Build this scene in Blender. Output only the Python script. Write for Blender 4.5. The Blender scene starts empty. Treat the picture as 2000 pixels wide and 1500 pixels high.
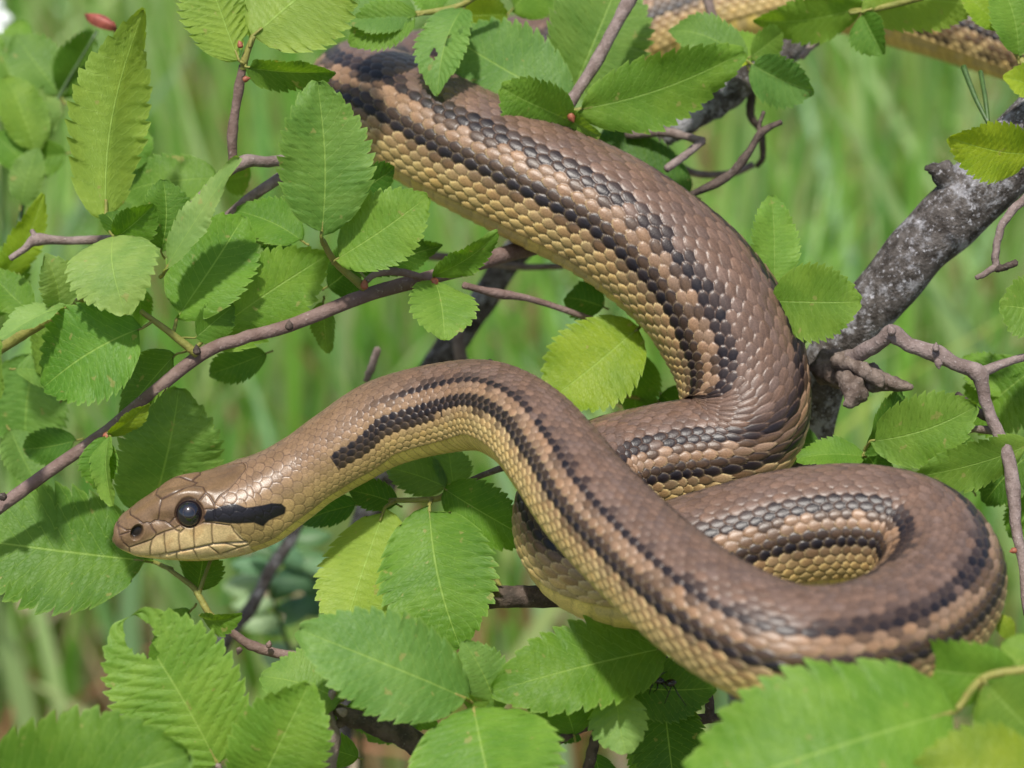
import bpy, math, random
import numpy as np
from mathutils import Vector, Matrix, noise

random.seed(7); rng = np.random.default_rng(11)
scn = bpy.context.scene
COL = scn.collection
R = math.radians

# ------------------------------------------------------------------ camera
PITCH = R(28.0); D0 = 0.60
FOCUS = np.array([0.0, 0.0, 0.55])
FWD = np.array([0.0, math.cos(PITCH), -math.sin(PITCH)])
RIGHT = np.array([1.0, 0.0, 0.0])
UP = np.array([0.0, math.sin(PITCH), math.cos(PITCH)])
CAM = FOCUS - D0 * FWD
cam_data = bpy.data.cameras.new('camera')
cam_data.sensor_width = 36.0; cam_data.lens = 90.0
cam_data.clip_start = 0.02; cam_data.clip_end = 400.0
cam_data.dof.use_dof = True
cam_data.dof.focus_distance = 0.598
cam_data.dof.aperture_fstop = 11.5
cam = bpy.data.objects.new('camera', cam_data)
cam.location = CAM; cam.rotation_euler = (math.pi/2 - PITCH, 0, 0)
COL.objects.link(cam); scn.camera = cam

# ------------------------------------------------------------------ sky, sun, exposure
SUN_EL, SUN_AZ = 68.0, 197.0          # azimuth clockwise from +Y (north)
world = bpy.data.worlds.new('World'); scn.world = world; world.use_nodes = True
wn = world.node_tree.nodes; wl = world.node_tree.links
bg = wn['Background']; sky = wn.new('ShaderNodeTexSky')
sky.sky_type = 'NISHITA'; sky.sun_disc = False
sky.sun_elevation = R(SUN_EL); sky.sun_rotation = R(SUN_AZ)
sky.air_density = 1.0; sky.dust_density = 2.5; sky.ozone_density = 1.0
wl.new(sky.outputs[0], bg.inputs[0]); bg.inputs[1].default_value = 0.115
sun_data = bpy.data.lights.new('sun', 'SUN')
sun_data.energy = 3.9; sun_data.angle = R(3.0); sun_data.color = (1.0, 0.955, 0.88)
sun = bpy.data.objects.new('sun', sun_data); COL.objects.link(sun)
sdir = Vector((math.cos(R(SUN_EL))*math.sin(R(SUN_AZ)), math.cos(R(SUN_EL))*math.cos(R(SUN_AZ)), math.sin(R(SUN_EL))))
sun.rotation_euler = sdir.to_track_quat('Z', 'Y').to_euler()
sun.location = (0, 0, 3)
scn.view_settings.view_transform = 'Standard'; scn.view_settings.look = 'None'
scn.view_settings.gamma = 1.0; scn.view_settings.exposure = 0.66
scn.cycles.use_denoising = True
scn.cycles.max_bounces = 10; scn.cycles.transmission_bounces = 6; scn.cycles.diffuse_bounces = 5

# ------------------------------------------------------------------ helpers
def P(px, py, dc=0.0):
    """a point of the place: picture position at 2000x1500, dc = centimetres behind the focus distance"""
    d = D0 + dc/100.0
    return CAM + d*FWD + RIGHT*((px-1000)/2000*0.4*d) - UP*((py-750)/2000*0.4*d)
def pxm(dc=0.0): return 0.0002*(D0 + dc/100.0)
def project(p):
    q = p - CAM; d = q @ FWD
    return 1000 + (q @ RIGHT)/(0.4*d)*2000, 750 - (q @ UP)/(0.4*d)*2000, d
def nrm(v): return v/np.maximum(np.linalg.norm(v, axis=-1, keepdims=True), 1e-12)

def link(o, parent=None):
    COL.objects.link(o)
    if parent is not None:
        o.parent = parent
        o.matrix_parent_inverse = parent.matrix_basis.inverted() if parent.parent is None else Matrix.Identity(4)
    return o
def mesh_obj(name, verts, faces, mat, parent=None, smooth=True, quads=None):
    me = bpy.data.meshes.new(name)
    me.from_pydata([tuple(v) for v in verts], [], faces)
    if smooth: me.polygons.foreach_set('use_smooth', [True]*len(me.polygons))
    if mat: me.materials.append(mat)
    me.update()
    return link(bpy.data.objects.new(name, me), parent)
def big_mesh(name, verts, quads, mat, parent=None, col=None, alpha=None):
    me = bpy.data.meshes.new(name)
    nv, nq = len(verts), len(quads)
    me.vertices.add(nv); me.vertices.foreach_set('co', verts.astype(np.float32).ravel())
    me.loops.add(nq*4); me.loops.foreach_set('vertex_index', quads.astype(np.int32).ravel())
    me.polygons.add(nq)
    me.polygons.foreach_set('loop_start', np.arange(nq, dtype=np.int32)*4)
    me.polygons.foreach_set('use_smooth', np.ones(nq, dtype=bool))
    me.update(calc_edges=True); me.validate()
    if col is not None:
        a = me.color_attributes.new('colour', 'FLOAT_COLOR', 'POINT')
        a.data.foreach_set('color', np.concatenate([col, np.ones((nv, 1)) if alpha is None else alpha[:, None]], 1).astype(np.float32).ravel())
    me.materials.append(mat)
    return link(bpy.data.objects.new(name, me), parent)
def thing(name, label, cat, loc, group=None):
    o = bpy.data.objects.new(name, None); o.location = Vector(loc); COL.objects.link(o)
    o.empty_display_size = 0.01
    o['label'] = label; o['category'] = cat
    if group: o['group'] = group
    return o
def spline(pts, n):
    """Catmull-Rom through rows of pts (any number of columns), n samples per span"""
    p = np.asarray(pts, float)
    p = np.vstack([2*p[0]-p[1], p, 2*p[-1]-p[-2]])
    t = np.linspace(0, 1, n, endpoint=False)[:, None]
    out = []
    for i in range(1, len(p)-2):
        a, b, c, d = p[i-1], p[i], p[i+1], p[i+2]
        out.append(0.5*((2*b)+(-a+c)*t+(2*a-5*b+4*c-d)*t**2+(-a+3*b-3*c+d)*t**3))
    out.append(p[-2:-1])
    return np.vstack(out)

# ------------------------------------------------------------------ materials
def new_mat(name):
    m = bpy.data.materials.new(name); m.use_nodes = True
    nt = m.node_tree; b = nt.nodes['Principled BSDF']
    return m, nt, b
class NT:
    def __init__(s, nt): s.nt = nt
    def n(s, t, **k):
        x = s.nt.nodes.new(t)
        for a, v in k.items(): setattr(x, a, v)
        return x
    def l(s, a, b): s.nt.links.new(a, b)
    def math(s, op, a, b=None, c=None, clamp=False):
        x = s.n('ShaderNodeMath', operation=op); x.use_clamp = clamp
        for i, v in enumerate((a, b, c)):
            if v is None: continue
            if isinstance(v, (int, float)): x.inputs[i].default_value = v
            else: s.l(v, x.inputs[i])
        return x.outputs[0]
    def step(s, v, lo, hi):
        x = s.n('ShaderNodeMapRange', interpolation_type='SMOOTHSTEP')
        s.l(v, x.inputs[0]); x.inputs[1].default_value = lo; x.inputs[2].default_value = hi
        return x.outputs[0]
    def mix(s, f, a, b, mode='MIX'):
        x = s.n('ShaderNodeMix', data_type='RGBA', blend_type=mode)
        for k, v in ((0, f), (6, a), (7, b)):
            if isinstance(v, (int, float)): x.inputs[k].default_value = v
            elif isinstance(v, tuple): x.inputs[k].default_value = (*v, 1) if len(v) == 3 else v
            else: s.l(v, x.inputs[k])
        return x.outputs[2]
    def noise(s, vec, scale, detail=4, rough=0.55):
        x = s.n('ShaderNodeTexNoise'); x.inputs['Scale'].default_value = scale
        x.inputs['Detail'].default_value = detail; x.inputs['Roughness'].default_value = rough
        if vec is not None: s.l(vec, x.inputs['Vector'])
        return x.outputs[0]

def make_leaf_mat():
    m, nt, b = new_mat('elm_leaf'); g = NT(nt)
    uv = g.n('ShaderNodeUVMap', uv_map='UVMap').outputs[0]
    sep = g.n('ShaderNodeSeparateXYZ'); g.l(uv, sep.inputs[0])
    fr = g.math('FRACT', sep.outputs[0])
    d = g.math('MINIMUM', fr, g.math('SUBTRACT', 1.0, fr))
    lat = g.math('SUBTRACT', 1.0, g.step(d, 0.010, 0.048))
    ab = g.math('ABSOLUTE', sep.outputs[1])
    mid = g.math('SUBTRACT', 1.0, g.step(ab, 0.010, 0.028))
    vor = g.n('ShaderNodeTexVoronoi', feature='DISTANCE_TO_EDGE'); vor.inputs['Scale'].default_value = 1.0
    sc = g.n('ShaderNodeVectorMath', operation='MULTIPLY'); g.l(uv, sc.inputs[0]); sc.inputs[1].default_value = (3.2, 11, 1)
    g.l(sc.outputs[0], vor.inputs['Vector'])
    ter = g.math('SUBTRACT', 1.0, g.step(vor.outputs[0], 0.0, 0.10))
    vein = g.math('MAXIMUM', g.math('MULTIPLY', lat, 0.62), mid)
    info = g.n('ShaderNodeObjectInfo')
    geo = g.n('ShaderNodeNewGeometry')
    tc = g.n('ShaderNodeTexCoord')
    nz = g.noise(geo.outputs['Position'], 95, 4)
    nz2 = g.noise(geo.outputs['Position'], 900, 3)
    base = g.mix(g.step(nz, 0.35, 0.68), g.mix(1.0, info.outputs['Color'], (0.80, 0.86, 0.80), 'MULTIPLY'), g.mix(1.0, info.outputs['Color'], (1.17, 1.08, 1.15), 'MULTIPLY'))
    base = g.mix(g.math('MULTIPLY', g.step(nz2, 0.40, 0.70), 0.22), base, g.mix(1.0, base, (1.35, 1.25, 1.4), 'MULTIPLY'))
    base = g.mix(g.math('MULTIPLY', ter, 0.10), base, g.mix(1.0, base, (0.60, 0.72, 0.5), 'MULTIPLY'))
    under = g.mix(0.38, base, (0.28, 0.40, 0.10))
    base = g.mix(geo.outputs['Backfacing'], base, under)
    vc = g.mix(0.60, base, (0.30, 0.44, 0.10))
    margin = g.math('MULTIPLY', g.step(ab, 0.93, 1.0), 0.45)
    col = g.mix(g.math('MAXIMUM', g.math('MULTIPLY', vein, g.mix(geo.outputs['Backfacing'], (0.75, 0.75, 0.75), (0.9, 0.9, 0.9))), margin), base, vc)
    spots = g.step(g.noise(geo.outputs['Position'], 300, 2), 0.68, 0.73)
    col = g.mix(g.math('MULTIPLY', spots, 0.5), col, (0.30, 0.26, 0.09))
    g.l(col, b.inputs['Base Color'])
    b.inputs['Roughness'].default_value = 0.52
    b.inputs['Specular IOR Level'].default_value = 0.30
    bump = g.n('ShaderNodeBump'); bump.inputs['Strength'].default_value = 0.5; bump.inputs['Distance'].default_value = 0.0004
    hgt = g.math('ADD', g.math('MULTIPLY', vein, -0.55), g.math('MULTIPLY', ter, -0.22))
    hgt = g.math('ADD', hgt, g.math('MULTIPLY', nz2, 0.35))
    g.l(hgt, bump.inputs['Height']); g.l(bump.outputs[0], b.inputs['Normal'])
    tr = g.n('ShaderNodeBsdfTranslucent'); g.l(bump.outputs[0], tr.inputs['Normal'])
    g.l(g.mix(1.0, g.mix(1.0, col, (1.75, 1.70, 0.40), 'MULTIPLY'), (1, 1, 1), 'MULTIPLY'), tr.inputs['Color'])
    mx = g.n('ShaderNodeMixShader'); mx.inputs[0].default_value = 0.42
    g.l(b.outputs[0], mx.inputs[1]); g.l(tr.outputs[0], mx.inputs[2])
    g.l(mx.outputs[0], nt.nodes['Material Output'].inputs['Surface'])
    return m
def make_bark(name, c1, c2, c3, scale, lichen=0.0, rough=0.75, relief=0.0008):
    m, nt, b = new_mat(name); g = NT(nt)
    pos = g.n('ShaderNodeNewGeometry').outputs['Position']
    n1 = g.noise(pos, scale, 6, 0.65); n2 = g.noise(pos, scale*5, 4, 0.6)
    col = g.mix(g.step(n1, 0.36, 0.64), c1, c2)
    col = g.mix(g.math('MULTIPLY', g.step(n2, 0.60, 0.72), 0.55), col, c3)
    if lichen:
        n3 = g.noise(pos, scale*0.38, 8, 0.78)
        col = g.mix(g.math('MULTIPLY', g.step(n3, 0.50, 0.60), lichen), col, c3)
        n4 = g.noise(pos, scale*2.6, 5, 0.7)
        col = g.mix(g.math('MULTIPLY', g.step(n4, 0.585, 0.65), lichen), col, tuple(min(1, x*1.5) for x in c3))
    g.l(col, b.inputs['Base Color']); b.inputs['Roughness'].default_value = rough
    b.inputs['Specular IOR Level'].default_value = 0.18
    bump = g.n('ShaderNodeBump'); bump.inputs['Strength'].default_value = 0.85; bump.inputs['Distance'].default_value = relief
    g.l(g.math('ADD', n1, g.math('MULTIPLY', n2, 0.6)), bump.inputs['Height']); g.l(bump.outputs[0], b.inputs['Normal'])
    return m
def make_vcol(name, rough, spec, translucent=0.0, bump=0.0):
    m, nt, b = new_mat(name); g = NT(nt)
    a = g.n('ShaderNodeVertexColor', layer_name='colour')
    pos = g.n('ShaderNodeNewGeometry').outputs['Position']
    col = a.outputs[0]
    if bump:
        nz = g.noise(pos, 2600, 3); nz3 = g.noise(pos, 420, 3)
        col = g.mix(1.0, col, g.mix(g.step(nz, 0.3, 0.7), (0.84, 0.84, 0.84), (1.14, 1.13, 1.12)), 'MULTIPLY')
        col = g.mix(1.0, col, g.mix(g.step(nz3, 0.3, 0.7), (0.90, 0.89, 0.88), (1.08, 1.07, 1.06)), 'MULTIPLY')
        bp = g.n('ShaderNodeBump'); bp.inputs['Strength'].default_value = bump; bp.inputs['Distance'].default_value = 0.00012
        g.l(nz, bp.inputs['Height']); g.l(bp.outputs[0], b.inputs['Normal'])
    g.l(col, b.inputs['Base Color']); b.inputs['Roughness'].default_value = rough
    b.inputs['Specular IOR Level'].default_value = spec
    if bump: g.l(g.math('ADD', g.math('MULTIPLY', a.outputs[1], 0.05), rough-0.05), b.inputs['Roughness'])
    if translucent:
        tr = g.n('ShaderNodeBsdfTranslucent'); g.l(g.mix(1.0, col, (1.5, 1.5, 0.7), 'MULTIPLY'), tr.inputs['Color'])
        mx = g.n('ShaderNodeMixShader'); mx.inputs[0].default_value = translucent
        g.l(b.outputs[0], mx.inputs[1]); g.l(tr.outputs[0], mx.inputs[2])
        g.l(mx.outputs[0], nt.nodes['Material Output'].inputs['Surface'])
    return m
def make_plain(name, col, rough=0.5, spec=0.5, coat=0.0):
    m, nt, b = new_mat(name); g = NT(nt)
    pos = g.n('ShaderNodeNewGeometry').outputs['Position']
    c = g.mix(g.step(g.noise(pos, 700, 3), 0.35, 0.65), tuple(x*0.8 for x in col), tuple(min(1, x*1.15) for x in col))
    g.l(c, b.inputs['Base Color']); b.inputs['Roughness'].default_value = rough
    b.inputs['Specular IOR Level'].default_value = spec; b.inputs['Coat Weight'].default_value = coat
    b.inputs['Coat Roughness'].default_value = 0.03
    return m
LEAF = make_leaf_mat()
TWIG = make_bark('twig_bark', (0.115, 0.075, 0.062), (0.165, 0.115, 0.10), (0.30, 0.25, 0.22), 180)
DARKBARK = make_bark('dark_bark', (0.035, 0.027, 0.022), (0.085, 0.062, 0.05), (0.20, 0.18, 0.16), 260)
LICHEN = make_bark('lichen_bark', (0.034, 0.028, 0.024), (0.105, 0.092, 0.084), (0.275, 0.27, 0.285), 300, 0.85, 0.9, 0.0016)
PINKBARK = make_bark('pale_bark', (0.125, 0.092, 0.080), (0.205, 0.160, 0.145), (0.36, 0.32, 0.30), 260)
STUB = make_bark('broken_bark', (0.075, 0.054, 0.042), (0.165, 0.128, 0.105), (0.30, 0.27, 0.26), 300)
SHOOT = make_bark('green_shoot', (0.145, 0.155, 0.035), (0.20, 0.19, 0.05), (0.26, 0.13, 0.06), 120, 0, 0.5)
DGREEN = make_plain('dark_stalk', (0.035, 0.075, 0.012), 0.5)
REDBUD = make_plain('bud_scale', (0.22, 0.065, 0.03), 0.6)
SKIN = make_vcol('snake_skin', 0.37, 0.28, 0.0, 0.34)
GRASS = make_vcol('grass_blade', 0.5, 0.35, 0.45)
EYE = make_plain('snake_eye', (0.005, 0.0045, 0.008), 0.09, 0.9, 0.0)
IRIS = make_plain('snake_iris', (0.026, 0.017, 0.013), 0.09, 0.9, 0.0)
ANT = make_plain('ant_cuticle', (0.010, 0.008, 0.008), 0.25, 0.5)
RED = make_plain('red_leaf', (0.20, 0.045, 0.028), 0.6)
WHITE = make_plain('petal', (0.5, 0.54, 0.5), 0.6)
LEAFLET = make_vcol('leaflet', 0.5, 0.4, 0.3)

# ------------------------------------------------------------------ ground and grass
def build_ground():
    n = 60
    xs = np.linspace(-1, 1, n); xs = np.sign(xs)*np.abs(xs)**3*60
    V, F = [], []
    for y in xs:
        for x in xs:
            z = 0.025*noise.noise(Vector((x*2.1, y*2.1, 0))) if abs(x) < 8 and abs(y) < 8 else 0
            V.append((x, y+1.2, z))
    for j in range(n-1):
        for i in range(n-1):
            a = j*n+i; F.append((a, a+1, a+n+1, a+n))
    m, nt, b = new_mat('meadow_soil'); g = NT(nt)
    pos = g.n('ShaderNodeNewGeometry').outputs['Position']
    c = g.mix(g.step(g.noise(pos, 9, 6), 0.4, 0.6), (0.075, 0.10, 0.035), (0.13, 0.105, 0.06))
    c = g.mix(g.step(g.noise(pos, 60, 5), 0.5, 0.7), c, (0.17, 0.14, 0.085))
    g.l(c, b.inputs['Base Color']); b.inputs['Roughness'].default_value = 0.95
    o = mesh_obj('ground', V, F, m); o['kind'] = 'structure'
    o['label'] = 'earthy meadow ground under the grass'
build_ground()

def blades(name, label, n, yr, hr, wr, cols, lean, seed, fan=0.36, xoff=0.0):
    r = np.random.default_rng(seed)
    y = r.uniform(yr[0]**0.8, yr[1]**0.8, n)**(1/0.8)
    x = r.uniform(-1, 1, n)*(0.28 + fan*(y+0.5)) + xoff
    h = r.uniform(hr[0], hr[1], n)*(0.75+0.5*r.random(n)); w = r.uniform(wr[0], wr[1], n)
    az = r.uniform(0, 2*np.pi, n); ln = np.abs(r.normal(lean, lean*0.7, n))
    yaw = r.uniform(-0.9, 0.9, n)
    k = 7; t = np.linspace(0, 1, k)
    V = np.zeros((n, k, 2, 3))
    bend = ln[:, None]*h[:, None]*t[None]**1.9
    cx = x[:, None]+np.cos(az)[:, None]*bend; cy = y[:, None]+np.sin(az)[:, None]*bend*0.7
    cz = h[:, None]*(t[None]-0.25*np.minimum(ln, 1.2)[:, None]*t[None]**2.6)
    hw = w[:, None]*0.5*(1-t[None]**2.2*0.97)*(0.55+0.45*np.minimum(1, t[None]*4))
    for s, sg in ((0, -1), (1, 1)):
        V[:, :, s, 0] = cx+sg*hw*np.cos(yaw)[:, None]; V[:, :, s, 1] = cy+sg*hw*np.sin(yaw)[:, None]; V[:, :, s, 2] = cz
    idx = np.arange(n*k*2).reshape(n, k, 2)
    Q = np.stack([idx[:, :-1, 0], idx[:, :-1, 1], idx[:, 1:, 1], idx[:, 1:, 0]], -1).reshape(-1, 4)
    ca = np.array(cols); c = ca[r.integers(0, len(ca), n)]*r.uniform(0.75, 1.3, n)[:, None]
    C = np.repeat(c[:, None, :], k*2, 1).reshape(-1, 3)
    o = big_mesh(name, V.reshape(-1, 3), Q, GRASS, None, C)
    o['kind'] = 'stuff'; o['label'] = label; o['category'] = 'grass'
    return o
G1 = [(0.15, 0.31, 0.04), (0.19, 0.36, 0.06), (0.13, 0.28, 0.05), (0.22, 0.37, 0.09), (0.16, 0.31, 0.11), (0.28, 0.38, 0.12), (0.30, 0.38, 0.17)]
blades('grass', 'tall bright green meadow grass standing behind the snake', 8200, (0.50, 4.6), (0.20, 0.42), (0.004, 0.0095), G1, 0.22, 3)
blades('broad_grass', 'wide pale green grass blades among the meadow grass', 620, (0.42, 2.4), (0.26, 0.50), (0.008, 0.014), [(0.34, 0.46, 0.20), (0.28, 0.43, 0.24), (0.40, 0.47, 0.20)], 0.32, 5)
blades('dry_grass', 'withered tan and reddish grass stalks in the meadow', 1100, (0.5, 3.0), (0.10, 0.34), (0.003, 0.008), [(0.36, 0.27, 0.15), (0.30, 0.17, 0.10), (0.42, 0.33, 0.24), (0.25, 0.13, 0.07)], 0.6, 6)

blades('grass_litter', 'dead pinkish and rust-coloured litter at the foot of the grass', 900, (0.45, 1.25), (0.05, 0.22), (0.004, 0.010), [(0.42, 0.30, 0.22), (0.34, 0.16, 0.10), (0.46, 0.38, 0.30), (0.22, 0.10, 0.06)], 0.9, 9, 0.10, -0.22)

# ------------------------------------------------------------------ twigs
def tube_mesh(name, W, rad, mat, parent, sides=10, rough=0.08, knots=(), seed=0, cap=True):
    """W world points, rad metres per point; knots = (fraction, strength)"""
    n = len(W)
    T = nrm(np.gradient(W, axis=0))
    ref = np.array([0.3, 0.2, 0.9]); N = np.zeros_like(W)
    v = nrm(np.cross(T[0], ref))
    for i in range(n):
        v = v - T[i]*(v @ T[i]); v = v/np.linalg.norm(v); N[i] = v
    B = np.cross(T, N)
    f = np.linspace(0, 1, n)
    ang = np.linspace(0, 2*np.pi, sides, endpoint=False)
    V = []
    for i in range(n):
        r = rad[i]
        for kf, ks in knots: r *= 1+ks*math.exp(-((f[i]-kf)*n/3.0)**2)
        for a in ang:
            q = W[i]+N[i]*math.cos(a)*r+B[i]*math.sin(a)*r
            m = 1+rough*(noise.noise(Vector(q*(0.9/rad.max())+seed*7.3))*0.9+noise.noise(Vector(q*(2.6/rad.max())+seed*3.1))*0.6)
            V.append(W[i]+(q-W[i])*m)
    F = []
    for i in range(n-1):
        for j in range(sides):
            k = (j+1) % sides
            F.append((i*sides+j, i*sides+k, (i+1)*sides+k, (i+1)*sides+j))
    if cap:
        V.append(W[0]-T[0]*rad[0]*0.4); V.append(W[-1]+T[-1]*rad[-1]*0.5)
        a, b = n*sides, n*sides+1
        for j in range(sides):
            k = (j+1) % sides
            F.append((k, j, a)); F.append(((n-1)*sides+j, (n-1)*sides+k, b))
    return mesh_obj(name, V, F, mat, parent)
def twig(name, pts, mat, parent, sides=10, rough=0.09, per=7, knots=(), jig=0.0):
    """pts rows: px, py, dc, radius px"""
    s = spline(pts, per)
    if jig:
        for i in range(len(s)):
            s[i, 0] += jig*noise.noise(Vector((i*0.35, pts[0][0], 1))); s[i, 1] += jig*noise.noise(Vector((i*0.35, pts[0][1], 9)))
    W = np.array([P(a[0], a[1], a[2]) for a in s]); rad = np.array([max(a[3], 0.8)*pxm(a[2]) for a in s])
    return tube_mesh(name, W, rad, mat, parent, sides, rough, knots, seed=len(bpy.data.meshes) % 17)
def bud(px, py, dc, r, parent, mat=None, direction=(0, -1)):
    """a small pointed scaly bud"""
    c = P(px, py, dc); ax = nrm(RIGHT*direction[0]-UP*direction[1]-FWD*0.2); rr = r*pxm(dc)
    W = np.array([c+ax*rr*t for t in np.linspace(-0.6, 2.0, 9)])
    pr = np.array([0.5, 0.9, 1.05, 0.95, 1.0, 0.78, 0.6, 0.32, 0.08])*rr
    return tube_mesh('bud', W, pr, mat or REDBUD, parent, 9, 0.25)

# ------------------------------------------------------------------ leaves
TOOTH_PH = [0.0, 0.20, 0.40, 0.48, 0.70, 0.90]
TOOTH_V = [-1.0, -0.05, 0.42, 0.15, 0.80, 1.05]
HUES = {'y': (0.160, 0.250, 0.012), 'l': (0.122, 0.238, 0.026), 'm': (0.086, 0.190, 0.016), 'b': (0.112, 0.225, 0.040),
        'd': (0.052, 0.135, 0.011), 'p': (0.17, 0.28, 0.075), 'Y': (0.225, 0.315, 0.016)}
def leaf(parent, base, tip, w, hue='m', roll=0, curl=0.05, fold=0.12, stalk=None, bites=(), n=12, twist=None, under=False, wave=0.042, droop=None, seed=None, blunt=0.57):
    """base/tip = (px, py, dc); w = apparent full width in px; stalk = (px, py, dc) where the petiole leaves the shoot"""
    sd = seed if seed is not None else len(bpy.data.objects)
    rr = random.Random(sd)
    if twist is None: twist = rr.uniform(-26, 26)
    if droop is None: droop = rr.uniform(-0.04, 0.10)
    fold = fold*rr.uniform(0.7, 2.0); curl = curl*rr.uniform(0.7, 1.7)
    b = P(*base); e = P(*tip); X = e-b; L = np.linalg.norm(X); X = X/L
    mid = (b+e)/2; V = nrm(CAM-mid)
    S0 = nrm(np.cross(V, X)); N0 = np.cross(X, S0)
    if N0 @ V < 0: S0, N0 = -S0, -N0
    ca, sa = math.cos(R(roll)), math.sin(R(roll))
    S = ca*S0+sa*N0; N = ca*N0-sa*S0
    if under: N = -N; S = -S
    dcm = (base[2]+tip[2])/2
    HW = w*pxm(dcm)/2/max(0.45, abs(ca))
    fine = 3 if bites else 1
    ts, tv = [], []
    for i in range(n):
        for ph, v in zip(TOOTH_PH, TOOTH_V):
            ts.append((i+ph)/n); tv.append(v)
    ts.append(1.0); tv.append(0.0)
    ts = np.array(ts); tv = np.array(tv)
    if fine > 1:
        t2 = np.linspace(0, 1, len(ts)*2+1); tv = np.interp(t2, ts, tv); ts = t2
    cols = 6*(2 if fine > 1 else 1)
    k = 0.24
    asym = rr.uniform(0.0, 0.05)
    Vv, UVs = [], []
    ss = np.linspace(-1, 1, 2*cols+1)
    for t, v in zip(ts, tv):
        for s in ss:
            tt = max(0.0, (t-(asym if s > 0 else 0))/(1-(asym if s > 0 else 0)))
            out = (math.sin(math.pi*min(1, tt)**0.84)**blunt if 0 < tt < 1 else 0.0)
            out = out*(1-0.12*max(0, tt-0.72)/0.28)
            amp = 0.100*(0.35+0.65*math.sin(math.pi*min(1, max(0, t))))
            hw = HW*out*(1+(amp*v if True else 0))
            a = abs(s)
            # the margin teeth lean forward, lateral veins run forward
            fwd = (0.10*a**1.5*math.sin(math.pi*t)*HW) + (0.06*HW*max(0, v)*a**6 if out > 0 else 0)
            phase = n*(t-k*a)+n*k-0.80
            fr = phase-math.floor(phase)
            pleat = (0.034*HW)*(4*fr*(1-fr)-0.55)*min(1, a*4)*(1-a**6)*1.6
            z = fold*hw*a + pleat - 0.25*fold*HW*out*a*a
            z += wave*L*math.sin(t*9+sd+2*s)*a*a*0.7 + 0.010*L*math.sin(t*23+sd*3+s*1.5)*a**3 + wave*L*math.sin(t*4+sd*1.7)*0.5*t
            z += curl*L*4*t*(1-t) - droop*L*t**3
            tw = R(twist)*(t-0.3)
            off = S*(s*hw*math.cos(tw)) + N*(z+s*hw*math.sin(tw))
            side_curve = math.sin(sd*2.1)*0.03*L*math.sin(math.pi*t)
            Vv.append(b+X*(t*L+fwd)+off+S*side_curve)
            UVs.append((phase, s))
    m = len(ss); F = []
    for i in range(len(ts)-1):
        for j in range(m-1):
            if bites:
                tc, sc_ = (ts[i]+ts[i+1])/2, (ss[j]+ss[j+1])/2
                if any(((tc-bt)*1.6)**2+((sc_-bs))**2 < br*br for bt, bs, br in bites): continue
            F.append((i*m+j, (i+1)*m+j, (i+1)*m+j+1, i*m+j+1))
    me = bpy.data.meshes.new('leaf'); me.from_pydata([tuple(v) for v in Vv], [], F)
    me.polygons.foreach_set('use_smooth', [True]*len(me.polygons))
    uvl = me.uv_layers.new(name='UVMap')
    li = np.zeros(len(me.loops), dtype=np.int32); me.loops.foreach_get('vertex_index', li)
    uvl.data.foreach_set('uv', np.array(UVs, dtype=np.float32)[li].ravel())
    me.materials.append(LEAF)
    # upper side must face N
    if len(me.polygons) and np.dot(np.array(me.polygons[len(me.polygons)//2].normal), N) < 0:
        me.flip_normals()
    o = link(bpy.data.objects.new('leaf', me), parent)
    h = np.array(HUES[hue])*rr.uniform(0.90, 1.12); h = h*np.array([rr.uniform(0.92, 1.1), 1, rr.uniform(0.85, 1.2)])
    o.color = (*h, 1)
    # petiole, running on into the midrib under the blade
    st = P(*stalk) if stalk else b-X*min(0.0035, 0.1*L)-N*0.0006
    mids = [b+X*(t*L)+N*(curl*L*4*t*(1-t)-droop*L*t**3+wave*L*math.sin(t*4+sd*1.7)*0.5*t)+S*math.sin(sd*2.1)*0.03*L*math.sin(math.pi*t) for t in (0.0, 0.05, 0.10)]
    path = spline(np.array([st, (st+mids[0])/2-N*0.0004]+mids), 4)
    path[8:] -= N*0.00030
    rad = np.linspace(0.00048, 0.00030, len(path))*min(1.3, max(0.6, L/0.03))
    tube_mesh('petiole', path, rad, SHOOT if hue != 'd' else SHOOT, o, 6, 0.05)
    return o

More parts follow.
